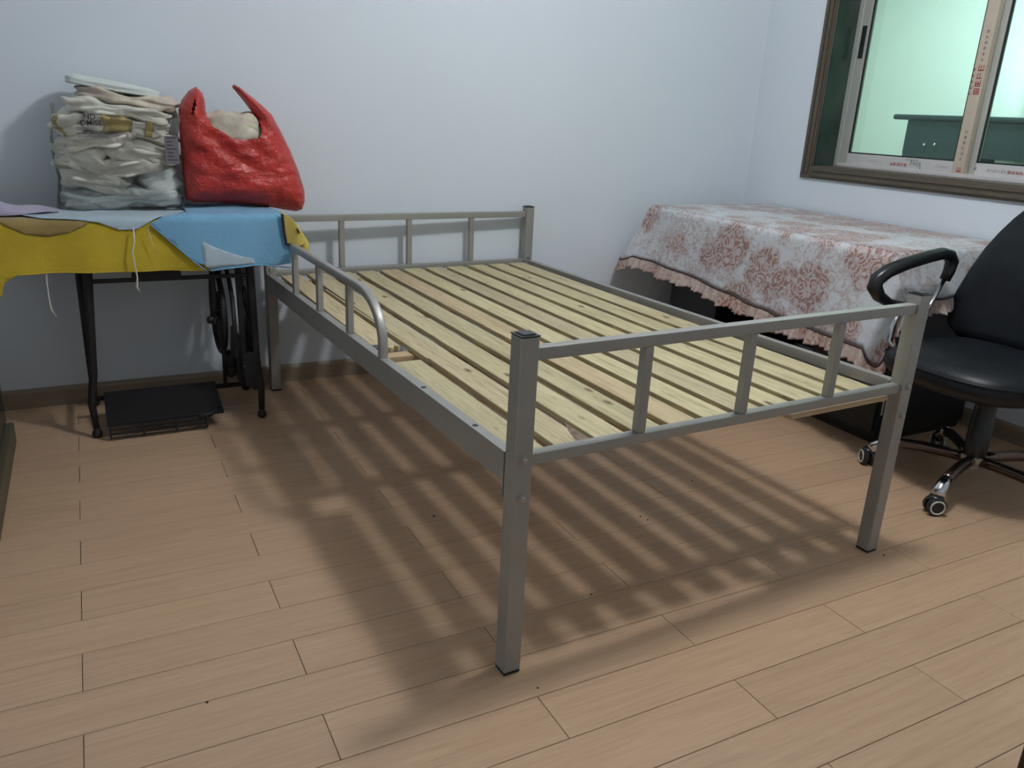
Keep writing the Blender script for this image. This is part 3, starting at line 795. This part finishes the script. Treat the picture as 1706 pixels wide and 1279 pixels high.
# ------------------------------------------------------------------ clear bag of folded fabrics
def crumple_rows(c, h, seed, e=.45, amp=.010, nu=56, nv=24, stretch=(7, 9, 22), tilt=0, fold=0):
    rows = []; ct, st_ = math.cos(tilt), math.sin(tilt)
    for j in range(nv+1):
        ph = -PI/2 + PI*j/nv; row = []
        for i in range(nu):
            th = 2*PI*i/nu
            d = Vector((spow(math.cos(ph), e)*spow(math.cos(th), e), spow(math.cos(ph), e)*spow(math.sin(th), e), spow(math.sin(ph), e)))
            p = Vector((d.x*h[0], d.y*h[1], d.z*h[2]))
            q = Vector((p.x*stretch[0]+seed*3.1, p.y*stretch[1], p.z*stretch[2]+p.x*4*math.sin(seed)))
            n = noise.noise(q) + .5*noise.noise(q*2.1) + .8*(abs(noise.noise(q*1.3+Vector((5, 5, 5))))-.3)
            nd = d.normalized()
            fo = fold*math.sin(d.z*6.5+math.sin(p.x*14+seed)*.8)*math.cos(ph)
            p += nd*(amp*n + fo)
            p = Vector((p.x*ct - p.z*st_, p.y, p.x*st_ + p.z*ct))
            row.append(Vector(c)+p)
        rows.append(row)
    return rows
def crumple(name, mat, c, h, seed, parent=None, **k):
    rows = crumple_rows(c, h, seed, **k)
    o = MB().grid(rows, closed=True); bmesh.ops.remove_doubles(o.bm, verts=o.bm.verts, dist=1e-5)
    return o.build(name, mat, parent, smooth=True)
BY = 1.935
ZB = CZT+.016
F = [  # x, z, half x, half z, material, tilt, label
    (-.565, .032, .185, .034, 'mint_grey', .03, 'lowest mint grey fabric, flattened along the bottom of the clear bag'),
    (-.640, .086, .108, .036, 'grey_cream', -.20, 'grey cream fabric sloping down to the right in the lower left of the clear bag'),
    (-.445, .090, .068, .048, 'mint_grey', .28, 'small mint grey fabric tucked in the lower right corner of the clear bag'),
    (-.555, .132, .125, .034, 'cream', .15, 'plump cream fabric rising to the right at the middle of the clear bag'),
    (-.680, .160, .072, .050, 'grey_cream', -.30, 'narrow grey cream fabric squeezed upright against the left side of the clear bag'),
    (-.500, .182, .130, .033, 'grey_cream', -.18, 'grey cream fabric drooping to the right beside the barcode label'),
    (-.620, .216, .118, .030, 'cream', .12, 'cream fabric directly behind the printed lettering of the clear bag'),
    (-.440, .244, .064, .040, 'cream', -.30, 'cream fabric wedged behind the barcode label of the clear bag'),
    (-.700, .270, .055, .040, 'cream', .28, 'bunched cream fabric with one mustard stripe at the left of the clear bag'),
    (-.545, .272, .140, .029, 'grey_cream', -.10, 'grey cream fabric with two mustard stripes above the lettering'),
    (-.545, .318, .165, .029, 'grey_cream', -.12, 'grey cream fabric bulging at the open mouth of the clear bag'),
    (-.520, .357, .160, .021, 'cream_warm', -.12, 'warm cream rolled fabric lying just below the folded mint grey one'),
    (-.560, .392, .140, .015, 'mint_grey', -.13, 'neatly folded mint grey fabric on top of the pile in the clear bag'),
]
for i, (x, z, hx, hz, mt, ti, lab) in enumerate(F):
    hy = .105 if hx > .07 else .085
    if i == 12: kw = dict(amp=.006, e=.34, fold=.006)
    else: kw = dict(amp=.024, e=.55, fold=.006, nu=120, nv=44, stretch=(10, 12, 34))
    o = crumple('folded_fabric', mt, (x, BY + random.uniform(-.008, .008), ZB+z), (hx, hy, hz), i*1.7+.3, tilt=ti, **kw)
    tag(o, lab, 'fabric', 'fabrics in the clear bag')
    if i in (8, 9):
        rows = crumple_rows((x, BY, ZB+z), (hx+.002, hy+.008, hz+.002), i*1.7+.3, tilt=ti, **kw)
        # stripes: band of columns on the front side
        nu = 120
        for cc in ((78, 84),) if i == 8 else ((86, 91), (95, 99)):
            MB().grid([[r[k % nu] for k in range(cc[0], cc[1]+1)] for r in rows[10:36]]).build('stripe', 'mustard', o, smooth=True, solid=.001)
# the bag film
rows = []; nu = 96
bx, bhx, bhy = -.568, .198, .122
for j in range(31):
    t_ = j/30; z = ZB-.004 + .335*t_
    row = []
    for i in range(nu):
        th = 2*PI*i/nu
        ex = .22
        wx_ = bhx*(1 - .03*t_) ; wy_ = bhy*(1-.04*t_)
        if t_ > .9: wx_ *= 1-.25*(t_-.9); 
        px, py = spow(math.cos(th), ex)*wx_, spow(math.sin(th), ex)*wy_
        n = noise.noise(Vector((px*16, py*16+3, z*22)))+.6*noise.noise(Vector((px*40, py*40, z*50)))
        k = 1+.022*n
        top = .018*noise.noise(Vector((px*14, py*14, 7)))*max(0, (t_-.75)/.25)
        row.append((bx+px*k+.006*math.sin(z*31), BY+py*k, z+top))
    rows.append(row)
bg = MB().grid(rows, closed=True)
bg.bm.verts.ensure_lookup_table(); bg.bm.faces.new(bg.bm.verts[:nu])
bag = bg.build('clear_plastic_bag', 'clear_bag', smooth=True)
tag(bag, 'clear plastic bag stuffed with folded pale fabrics on the sewing table', 'plastic bag')
def text_mesh(body, name, mat, parent, org, size, du=(1, 0, 0), dv=(0, 0, 1), shear=0):
    cu_ = bpy.data.curves.new('t', 'FONT'); cu_.body = body; cu_.size = size; cu_.extrude = 0.0002; cu_.offset = size*.012
    to = bpy.data.objects.new('t', cu_); C.objects.link(to)
    bpy.context.view_layer.update()
    me = bpy.data.meshes.new_from_object(to.evaluated_get(bpy.context.evaluated_depsgraph_get()))
    bpy.data.objects.remove(to); bpy.data.curves.remove(cu_)
    du, dv, org = Vector(du).normalized(), Vector(dv).normalized(), Vector(org); nn = du.cross(dv)
    for v in me.vertices: v.co = org + du*v.co.x + dv*v.co.y + nn*v.co.z
    me.materials.clear(); me.materials.append(M[mat]); me.name = name
    o = bpy.data.objects.new(name, me); C.objects.link(o)
    o.parent = parent; o.matrix_parent_inverse = world_m(parent).inverted()
    return o
BFY = BY-.128
def bp_(u, v): return at(u, v, 1, BFY)
text_mesh('ND', 'printed_word', 'black_ink', bag, bp_(139, 198), .023)
text_mesh('OMISE', 'printed_word', 'black_ink', bag, bp_(133, 208), .023)
text_mesh('DAYS *', 'printed_word', 'grey_ink', bag, bp_(128, 217), .015)
mb = MB()
for k in range(3):
    a = bp_(128+k*12, 223); mb.box(a.x, a.x+.026, BFY, BFY+.0006, a.z, a.z+.004)
a = bp_(130, 227); mb.box(a.x, a.x+.085, BFY, BFY+.0006, a.z, a.z+.0018)
mb.build('small_print', 'grey_ink', bag)
mb = MB(); a, b = bp_(277, 273), bp_(296, 227)
mb.box(a.x, b.x, BFY-.001, BFY, a.z, b.z)
lb = mb.build('barcode_label', plain('label_grey', (.17, .15, .17), .4), bag)
mb = MB()
for k in range(9):
    z = a.z+.012+k*.012
    mb.box(a.x+.006, b.x-.006-(.012 if k % 3 else 0), BFY-.0016, BFY-.001, z, z+.003)
mb.build('label_print', 'black_ink', lb)

# ------------------------------------------------------------------ red carrier bag
RY = 1.865
def rp(u, v): p = at(u, v, 1, RY-.06); return (p.x, p.z)
outer = [rp(*q) for q in [(330, 144), (318, 151), (306, 166), (301, 182), (301, 205), (303, 235), (306, 270), (310, 310), (313, 334), (325, 339), (360, 340), (400, 342), (445, 346), (478, 352), (497, 355), (508, 352), (513, 336), (512, 318), (503, 288), (490, 255), (474, 222), (457, 190), (440, 174), (420, 158), (404, 145), (394, 140)]]
inner = [rp(*q) for q in [(391, 145), (400, 155), (412, 170), (424, 186), (433, 200), (434, 218), (428, 229), (405, 232), (382, 229), (368, 219), (351, 210), (347, 190), (345, 168), (341, 155)]]
segs = list(zip(outer, outer[1:]))
isegs = list(zip(inner, inner[1:]))+[(outer[-1], inner[0]), (inner[-1], outer[0])]
def dseg(p, sg):
    (ax, ay), (bx_, by_) = sg; dx, dy = bx_-ax, by_-ay; q = dx*dx+dy*dy+1e-12
    t_ = max(0, min(1, ((p[0]-ax)*dx+(p[1]-ay)*dy)/q)); return math.hypot(p[0]-ax-t_*dx, p[1]-ay-t_*dy)
zrim = rp(400, 232)[1]
def red_side(sgn):
    def f(x, z):
        d = min(dseg((x, z), sg) for sg in segs)
        di = min(dseg((x, z), sg) for sg in isegs)
        if z > zrim+.02:
            k = min(1, (z-zrim-.02)/.05); d = d*(1-k)+min(d, di)*k
        q = min(1, d/.085); th = .105*math.sqrt(max(0, 1-(1-q)**2))
        low = max(0, 1-(z-CZT)/.10)
        th *= 1-.10*max(0, (z-1.0)/.1)
        n = noise.noise(Vector((x*9, z*16, sgn*3)))+.5*noise.noise(Vector((x*22, z*34, sgn)))
        th += .010*n*min(1, d/.03)
        # sagging creases running down from the handles
        th += .004*math.sin((x*.8+z)*70)*min(1, d/.05)*max(0, min(1, (z-.85)/.1))
        return Vector((x, RY + sgn*max(th, .0008), z))
    mb = poly_sheet(outer+inner, f, .0048)
    # slit of the folded left handle
    c = rp(322, 178)
    kill = [fc for fc in mb.bm.faces if abs(fc.calc_center_median().x-c[0]-(fc.calc_center_median().z-c[1])*.30) < .0045*math.sqrt(max(0, 1-((fc.calc_center_median().z-c[1])/.026)**2)) and abs(fc.calc_center_median().z-c[1]) < .024]
    bmesh.ops.delete(mb.bm, geom=kill, context='FACES')
    return mb
red = thing('red_carrier_bag', 'bulging red plastic carrier bag with upright handles on the sewing table', 'plastic bag', (-.16, RY, CZT))
red_side(-1).build('bag_front', 'red_bag', red, smooth=True)
red_side(1).build('bag_back', 'red_bag', red, smooth=True)
a = rp(392, 208)
o = crumple('bundled_garment', 'cream_warm', (a[0], RY-.005, a[1]-.02), (.105, .070, .065), 5.5, e=.7, amp=.02, stretch=(14, 14, 20))
tag(o, 'crumpled cream garment showing in the mouth of the red bag', 'garment', 'garments in the red bag')
a = rp(398, 214)
o = crumple('bundled_garment', 'straw', (a[0]+.02, RY-.062, a[1]-.012), (.045, .012, .028), 8.5, e=.6, amp=.007, stretch=(14, 14, 20))
o.data.materials[0] = fabric('pale_lemon_cotton', (.58, .56, .38), crease=16)
tag(o, 'pale lemon garment at the front rim of the red bag', 'garment', 'garments in the red bag')
a = rp(304, 200)
o = crumple('bundled_garment', 'cream_warm', (a[0]+.004, RY-.004, a[1]), (.017, .018, .018), 3.5, e=.8, amp=.008, stretch=(30, 30, 40))
tag(o, 'small cream tuft poking out beside the left handle of the red bag', 'garment', 'garments in the red bag')

# ------------------------------------------------------------------ black desk and floral tablecloth
desk = thing('desk', 'black laminate desk standing along the wall under the floral tablecloth', 'desk', (2.1, 1.24, 0))
DX0, DX1, DY0, DY1, DZ = 1.745, 2.452, .575, 1.925, .752
MB().box(DX0, DX1, DY0, DY1, DZ-.028, DZ).build('desk_top', 'black_desk', desk, bevel=.003)
for (a, b) in ((1.55, 1.90), (.62, .97)):
    pd = MB().box(1.90, 2.43, a, b, .03, DZ-.029).build('pedestal', 'black_desk', desk, bevel=.003)
    MB().box(1.91, 2.42, a+.01, b-.01, 0, .03).build('plinth', 'black_desk', pd)
    for k in range(3):
        dr = MB().box(1.884, 1.899, a+.006, b-.006, .05+k*.215, .255+k*.215).build('drawer', 'black_desk', pd, bevel=.002)
MB().box(2.40, 2.42, .97, 1.55, .12, DZ-.029).build('back_panel', 'black_desk', desk)
MB().box(1.94, 1.955, .97, 1.55, .56, DZ-.029).build('apron', 'black_desk', desk)

cloth_pts = []   # (edge point, outward normal, drop, flare)
ex0, ey0, ey1, ex1 = DX0-.004, DY0-.004, DY1+.004, DX1
def lerp(a, b, t_): return a+(b-a)*t_
def smooth_(t_): t_ = max(0, min(1, t_)); return t_*t_*(3-2*t_)
n = 46
for i in range(n): cloth_pts.append(((lerp(ex1, ex0, i/n), ey1), (0, 1), .24+.01*math.sin(i*.4), .02+.03*i/n))
n = 14
for i in range(n+1):
    a = PI/2 + PI/2*i/n; t_ = i/n
    cloth_pts.append(((ex0, ey1), (math.cos(a), math.sin(a)), .24+.03*math.sin(PI*t_), .05+.075*math.sin(PI*t_*.9)*(1-.3*t_)))
n = 90
for i in range(1, n):
    t_ = i/n; y = lerp(ey1, ey0, t_)
    d = lerp(.245, .33, smooth_(t_*1.15))
    cloth_pts.append(((ex0, y), (-1, 0), d, lerp(.045, .02, smooth_(t_*2.5))+.035*smooth_((t_-.85)/.15)))
n = 22
for i in range(n+1):
    a = PI + PI/2*i/n; t_ = i/n
    d = lerp(.33, .375, smooth_(t_*2.2)) if t_ < .5 else lerp(.375, .155, smooth_((t_-.5)*2.0))
    cloth_pts.append(((ex0, ey0), (math.cos(a), math.sin(a)), d, .055+.02*math.sin(PI*t_)))
n = 50
for i in range(1, n+1): cloth_pts.append(((lerp(ex0, ex1, i/n), ey0), (0, -1), .155, .02+.03*(1-i/n)))
NC = len(cloth_pts); RW = 16
arcl = [0]
def hemp(k):
    (px, py), (nx, ny), d, fl_ = cloth_pts[k]; return Vector((px+nx*fl_, py+ny*fl_, DZ-d))
for k in range(1, NC): arcl.append(arcl[-1]+(hemp(k)-hemp(k-1)).length)
def cl_pt(k, t_, extra=0):
    (px, py), (nx, ny), d, fl_ = cloth_pts[k]; s = arcl[k]
    wv = .5+.5*math.sin(s*27+1.2*math.sin(s*7))
    r = .012; dd = d*t_
    out = r*(1-math.exp(-dd/r*1.6)) + fl_*(t_**1.1) + .016*wv*t_*t_ + extra
    z = DZ+.003 - dd + (r*.5)*math.exp(-dd/r)-.006
    return Vector((px+nx*out, py+ny*out, z))
rows = [[cl_pt(k, j/RW) for k in range(NC)] for j in range(RW+1)]
mb = MB(); mb.grid(rows)
# top surface: grid fanned from the first row
bmv = mb.bm.verts; bmv.ensure_lookup_table()
def topz(x, y): return DZ+.003+.0025*noise.noise(Vector((x*5, y*5, 1)))
cl_o = mb
tc = thing('floral_tablecloth', 'white tablecloth with dusty pink roses and a frilled hem draped over the desk', 'tablecloth', (2.1, 1.24, DZ))
skirt = cl_o.build('cloth_skirt', 'floral', tc, smooth=True, solid=.0012)
NX_, NY_ = 30, 60
MB().grid([[Vector((lerp(ex0-.001, ex1, i/NX_), lerp(ey0-.001, ey1+.001, j/NY_), topz(lerp(ex0, ex1, i/NX_), lerp(ey0, ey1, j/NY_)) if 0 < i and 0 < j < NY_ else DZ+.003)) for i in range(NX_+1)] for j in range(NY_+1)]).build('cloth_top', 'floral', tc, smooth=True)
MB().tube([cl_pt(k, 1.0, .003) for k in range(NC)], .0042, 6).build('piping', 'piping', tc, smooth=True)
# frill: finely gathered strip under the piping
fr_rows = []
sub = 8
for j in range(8):
    t_ = j/7; row = []
    for k in range(NC-1):
        A, Bq = cl_pt(k, 1.0), cl_pt(k+1, 1.0)
        (_, _), (nx, ny), d, fl_ = cloth_pts[k]; (_, _), (mx_, my_), _, _ = cloth_pts[k+1]
        for q in range(sub):
            u = q/sub; p = A.lerp(Bq, u); s = lerp(arcl[k], arcl[k+1], u)
            wv = math.sin(s*185+2.2*math.sin(s*23)); w2 = math.sin(s*61+1.5*math.sin(s*13))
            o_ = .004 + .020*t_ + (.0085*wv+.006*w2)*t_
            nn = Vector((lerp(nx, mx_, u), lerp(ny, my_, u), 0))
            row.append(p + nn*o_ + Vector((0, 0, -(.052+.004*w2+.005*math.sin(s*17))*t_)))
    fr_rows.append(row)
MB().grid(fr_rows).build('frill', 'ruffle', tc, smooth=True, solid=.001)

# ------------------------------------------------------------------ office chair
CX, CY = 1.905, .235
ch = thing('office_chair', 'black leather swivel office chair with looped armrests and metal star base', 'office chair', (CX, CY, 0))
SX, SY = 1.855, .255
def sup_ring(cx, cy, hx, hy, z, e=.62, n=44, tilt=0):
    return [Vector((cx+spow(math.cos(2*PI*i/n), e)*hx, cy+spow(math.sin(2*PI*i/n), e)*hy, z+tilt*spow(math.cos(2*PI*i/n), e)*hx)) for i in range(n)]
prof = [(.0, .365), (.55, .362), (.86, .372), (.97, .392), (1.0, .415), (.985, .437), (.93, .455), (.82, .468), (.6, .474), (.45, .4725), (.3, .471), (.0, .470)]
rows = [sup_ring(SX, SY, max(.001, .265*r), max(.001, .265*r), z, .72) for r, z in prof]
st = MB().grid(rows, closed=True).build('seat', 'leather', ch, smooth=True)
MB().tube([p+Vector((0, 0, 0)) for p in sup_ring(SX, SY, .263, .263, .437, .72)][::1], .0035, 6, closed=True).build('seat_piping', 'leather', st, smooth=True)
MB().box(SX-.12, SX+.14, SY-.10, SY+.10, .345, .366).build('seat_plate', 'plastic_black', ch, bevel=.006)
# backrest, leaning away from the desk-side front
brows = []
zs = [.46, .50, .55, .62, .70, .77, .83, .88, .93, .97, 1.0, 1.02]
ws = [.20, .245, .258, .248, .230, .210, .186, .160, .125, .085, .045, .006]
def bx_at(z): return 2.075 + .16*(z-.46) + .10*max(0, z-.75)
nb = 36
for z, w_ in zip(zs, ws):
    row = []
    for i in range(nb):
        a = 2*PI*i/nb
        yy = spow(math.cos(a), .8)*w_; th = .040*min(1, w_/.08)
        bow = -.10*(yy/.26)**2*.6
        row.append(Vector((bx_at(z)+spow(math.sin(a), .75)*th + bow, SY+.012+yy, z)))
    brows.append(row)
mb = MB().grid(brows, closed=True); mb.bm.verts.ensure_lookup_table(); mb.bm.faces.new(mb.bm.verts[:nb][::-1])
bk = mb.build('backrest', 'leather', ch, smooth=True)
MB().bar((2.00, SY-.01, .355), (2.125, SY-.01, .36), .07, .012).bar((2.12, SY-.01, .355), (2.155, SY-.01, .62), .07, .012, (1, 0, 0)).build('back_bracket', 'plastic_black', ch, bevel=.003)
for sg in (1, -1):
    ya = .485 if sg > 0 else -.055
    lp = [at(u, v, 1, .485) for u, v in ((1502, 507), (1480, 504), (1464, 493), (1457, 478), (1461, 465), (1480, 451), (1510, 439), (1545, 428), (1570, 422), (1582, 425), (1586, 436), (1581, 452), (1574, 466))]
    loop = [(p.x, p.z) for p in lp]
    ar = MB().tube([(x, ya, z) for x, z in loop], [.011, .015, .019, .022, .022, .021, .020, .020, .020, .020, .020, .018, .016], 14, sq=.7).build('armrest', 'plastic_black', ch, smooth=True)
    (ax_, az_), (bx2, bz2) = loop[-1], loop[0]
    MB().tube([(ax_, ya, az_+.005), (ax_-.07, ya-sg*.004, az_-.11), (ax_-.10, ya-sg*.012, az_-.20), (ax_-.10, ya-sg*.05, .425), (ax_-.10, SY+sg*.17, .415)], .0075, 8).build('arm_rod', 'chrome', ar, smooth=True)
    MB().tube([(bx2+.01, ya, bz2), (bx2-.03, ya-sg*.004, bz2-.07), (bx2-.045, ya-sg*.012, bz2-.12), (bx2-.02, ya-sg*.05, .425), (bx2+.02, SY+sg*.15, .415)], .0075, 8).build('arm_rod', 'chrome', ar, smooth=True)
col = MB().lathe([(0, .105), (.030, .105), (.030, .115), (.036, .118), (.036, .24), (.033, .245), (.033, .30), (.029, .305), (.029, .36), (0, .36)], (CX, CY, 0), (0, 0, 1), 24).build('gas_column', 'plastic_black', ch, auto=.6)
hubp = MB().lathe([(0, .070), (.022, .070), (.024, .082), (.036, .090), (.042, .104), (.042, .116), (0, .116)], (CX, CY, 0), (0, 0, 1), 24).build('hub', 'cream_plastic', ch, auto=.6)
for k in range(5):
    a = math.radians(197+72*k); dx, dy = math.cos(a), math.sin(a)
    def rp3(r, z): return (CX+dx*r, CY+dy*r, z)
    lg = MB().tube([rp3(.02, .100), rp3(.08, .106), rp3(.16, .108), rp3(.225, .104), rp3(.262, .096)], [.018, .019, .0185, .018, .018], 12).build('star_leg', 'base_metal', ch, smooth=True)
    MB().tube([rp3(.258, .098), rp3(.285, .088), rp3(.305, .072), rp3(.315, .054)], [.0195, .021, .0215, .020], 14).build('chrome_end', 'chrome', lg, smooth=True)
    # twin-wheel castor
    ca = a + (.9, 2.0, -.6, 1.2, .4)[k]; wxv = Vector((-.50, -.866, 0)) if k == 0 else Vector((math.cos(ca), math.sin(ca), 0))
    cc = Vector(rp3(.322, .030))
    MB().lathe([(0, -.004), (.010, .0), (.022, .010), (.024, .018), (.020, .027), (0, .030)], cc+Vector((0, 0, .006)), (0, 0, 1), 18).build('castor_hood', 'plastic_black', lg, smooth=True)
    for sd in (-1, 1):
        whl = MB().lathe([(0, .006*sd), (.029, .006*sd), (.030, .010*sd), (.030, .018*sd), (.026, .022*sd), (0, .023*sd)], cc, wxv, 24).build('castor_wheel', 'rubber', lg, auto=.6)
        MB().tube([cc + wxv*(.0225*sd) + (wxv.cross(Vector((0, 0, 1)))*math.cos(b_) + Vector((0, 0, 1))*math.sin(b_))*.0215 for b_ in [2*PI*i/28 for i in range(28)]], .0028, 6, closed=True).build('wheel_ring', 'white_plastic', whl, smooth=True)

# ------------------------------------------------------------------ cabinet at the left edge, stool at the lower right edge
cb = thing('low_cabinet', 'dark low cabinet on an olive wood plinth at the left of the floor', 'cabinet', (-1.2, 1.37, 0))
MB().box(-1.40, -.978, 1.01, 1.745, 0, .072).build('plinth', 'olive', cb, bevel=.004)
bd = MB().box(-1.40, -1.004, 1.03, 1.735, .072, .40).build('body', 'cab_dark', cb, bevel=.004)
for k in range(2):
    d_ = MB().box(-1.006, -.996, 1.04+k*.345, 1.375+k*.345, .085, .385).build('door', 'cab_dark', cb, bevel=.002)
    MB().tube([(-.994, 1.355+k*.07, .22), (-.986, 1.355+k*.07, .225), (-.986, 1.355+k*.07, .275), (-.994, 1.355+k*.07, .28)], .003, 6).build('handle', 'chrome', d_, smooth=True)
# stool: its left leg edge shows at the photo's lower right corner
stl = thing('wooden_stool', 'dark brown wooden stool with square legs at the lower right of the floor', 'stool')
e0 = at(1694, 1279, 2, .25); sxx, syy = e0.x, e0.y
fwd = (Vector((sxx, syy, 0))-Vector((cam_pos.x, cam_pos.y, 0))).normalized(); rgt = Vector((fwd.y, -fwd.x, 0))
stl.location = (sxx+rgt.x*.15+fwd.x*.15, syy+rgt.y*.15+fwd.y*.15, 0); stl.rotation_euler = (0, 0, math.atan2(rgt.y, rgt.x))
MB().box(-.15, .15, -.15, .15, .415, .445).build('seat', 'stool', stl, bevel=.005, local=True)
for i in (-1, 1):
    for j in (-1, 1):
        MB().box(min(i*.15, i*.115), max(i*.15, i*.115), min(j*.15, j*.115), max(j*.15, j*.115), 0, .415).build('leg', 'stool', stl, bevel=.003, local=True)
    MB().box(-.115, .115, i*.1325-.009, i*.1325+.009, .14, .165).build('stretcher', 'stool', stl, bevel=.002, local=True)
    MB().box(i*.1325-.009, i*.1325+.009, -.115, .115, .36, .415).build('apron', 'stool', stl, bevel=.002, local=True)

# ------------------------------------------------------------------ crumbs on the floor
mb = MB(); rr_ = random.Random(11)
for (x, y) in [(.708, .482), (1.221, .023), (.131, .718), (.342, .188), (-.574, .172), (.715, .455), (.05, -.06), (1.02, .62)]:
    r = rr_.uniform(.0022, .0038)
    mb.lathe([(0, 0), (r, .0004), (r*.8, r*.7), (0, r)], (x, y, 0), (0, 0, 1), 7)
tag(mb.build('floor_crumbs', 'crumb', smooth=True), 'scattered dark crumbs on the floorboards under the bed', 'crumbs', kind='stuff')
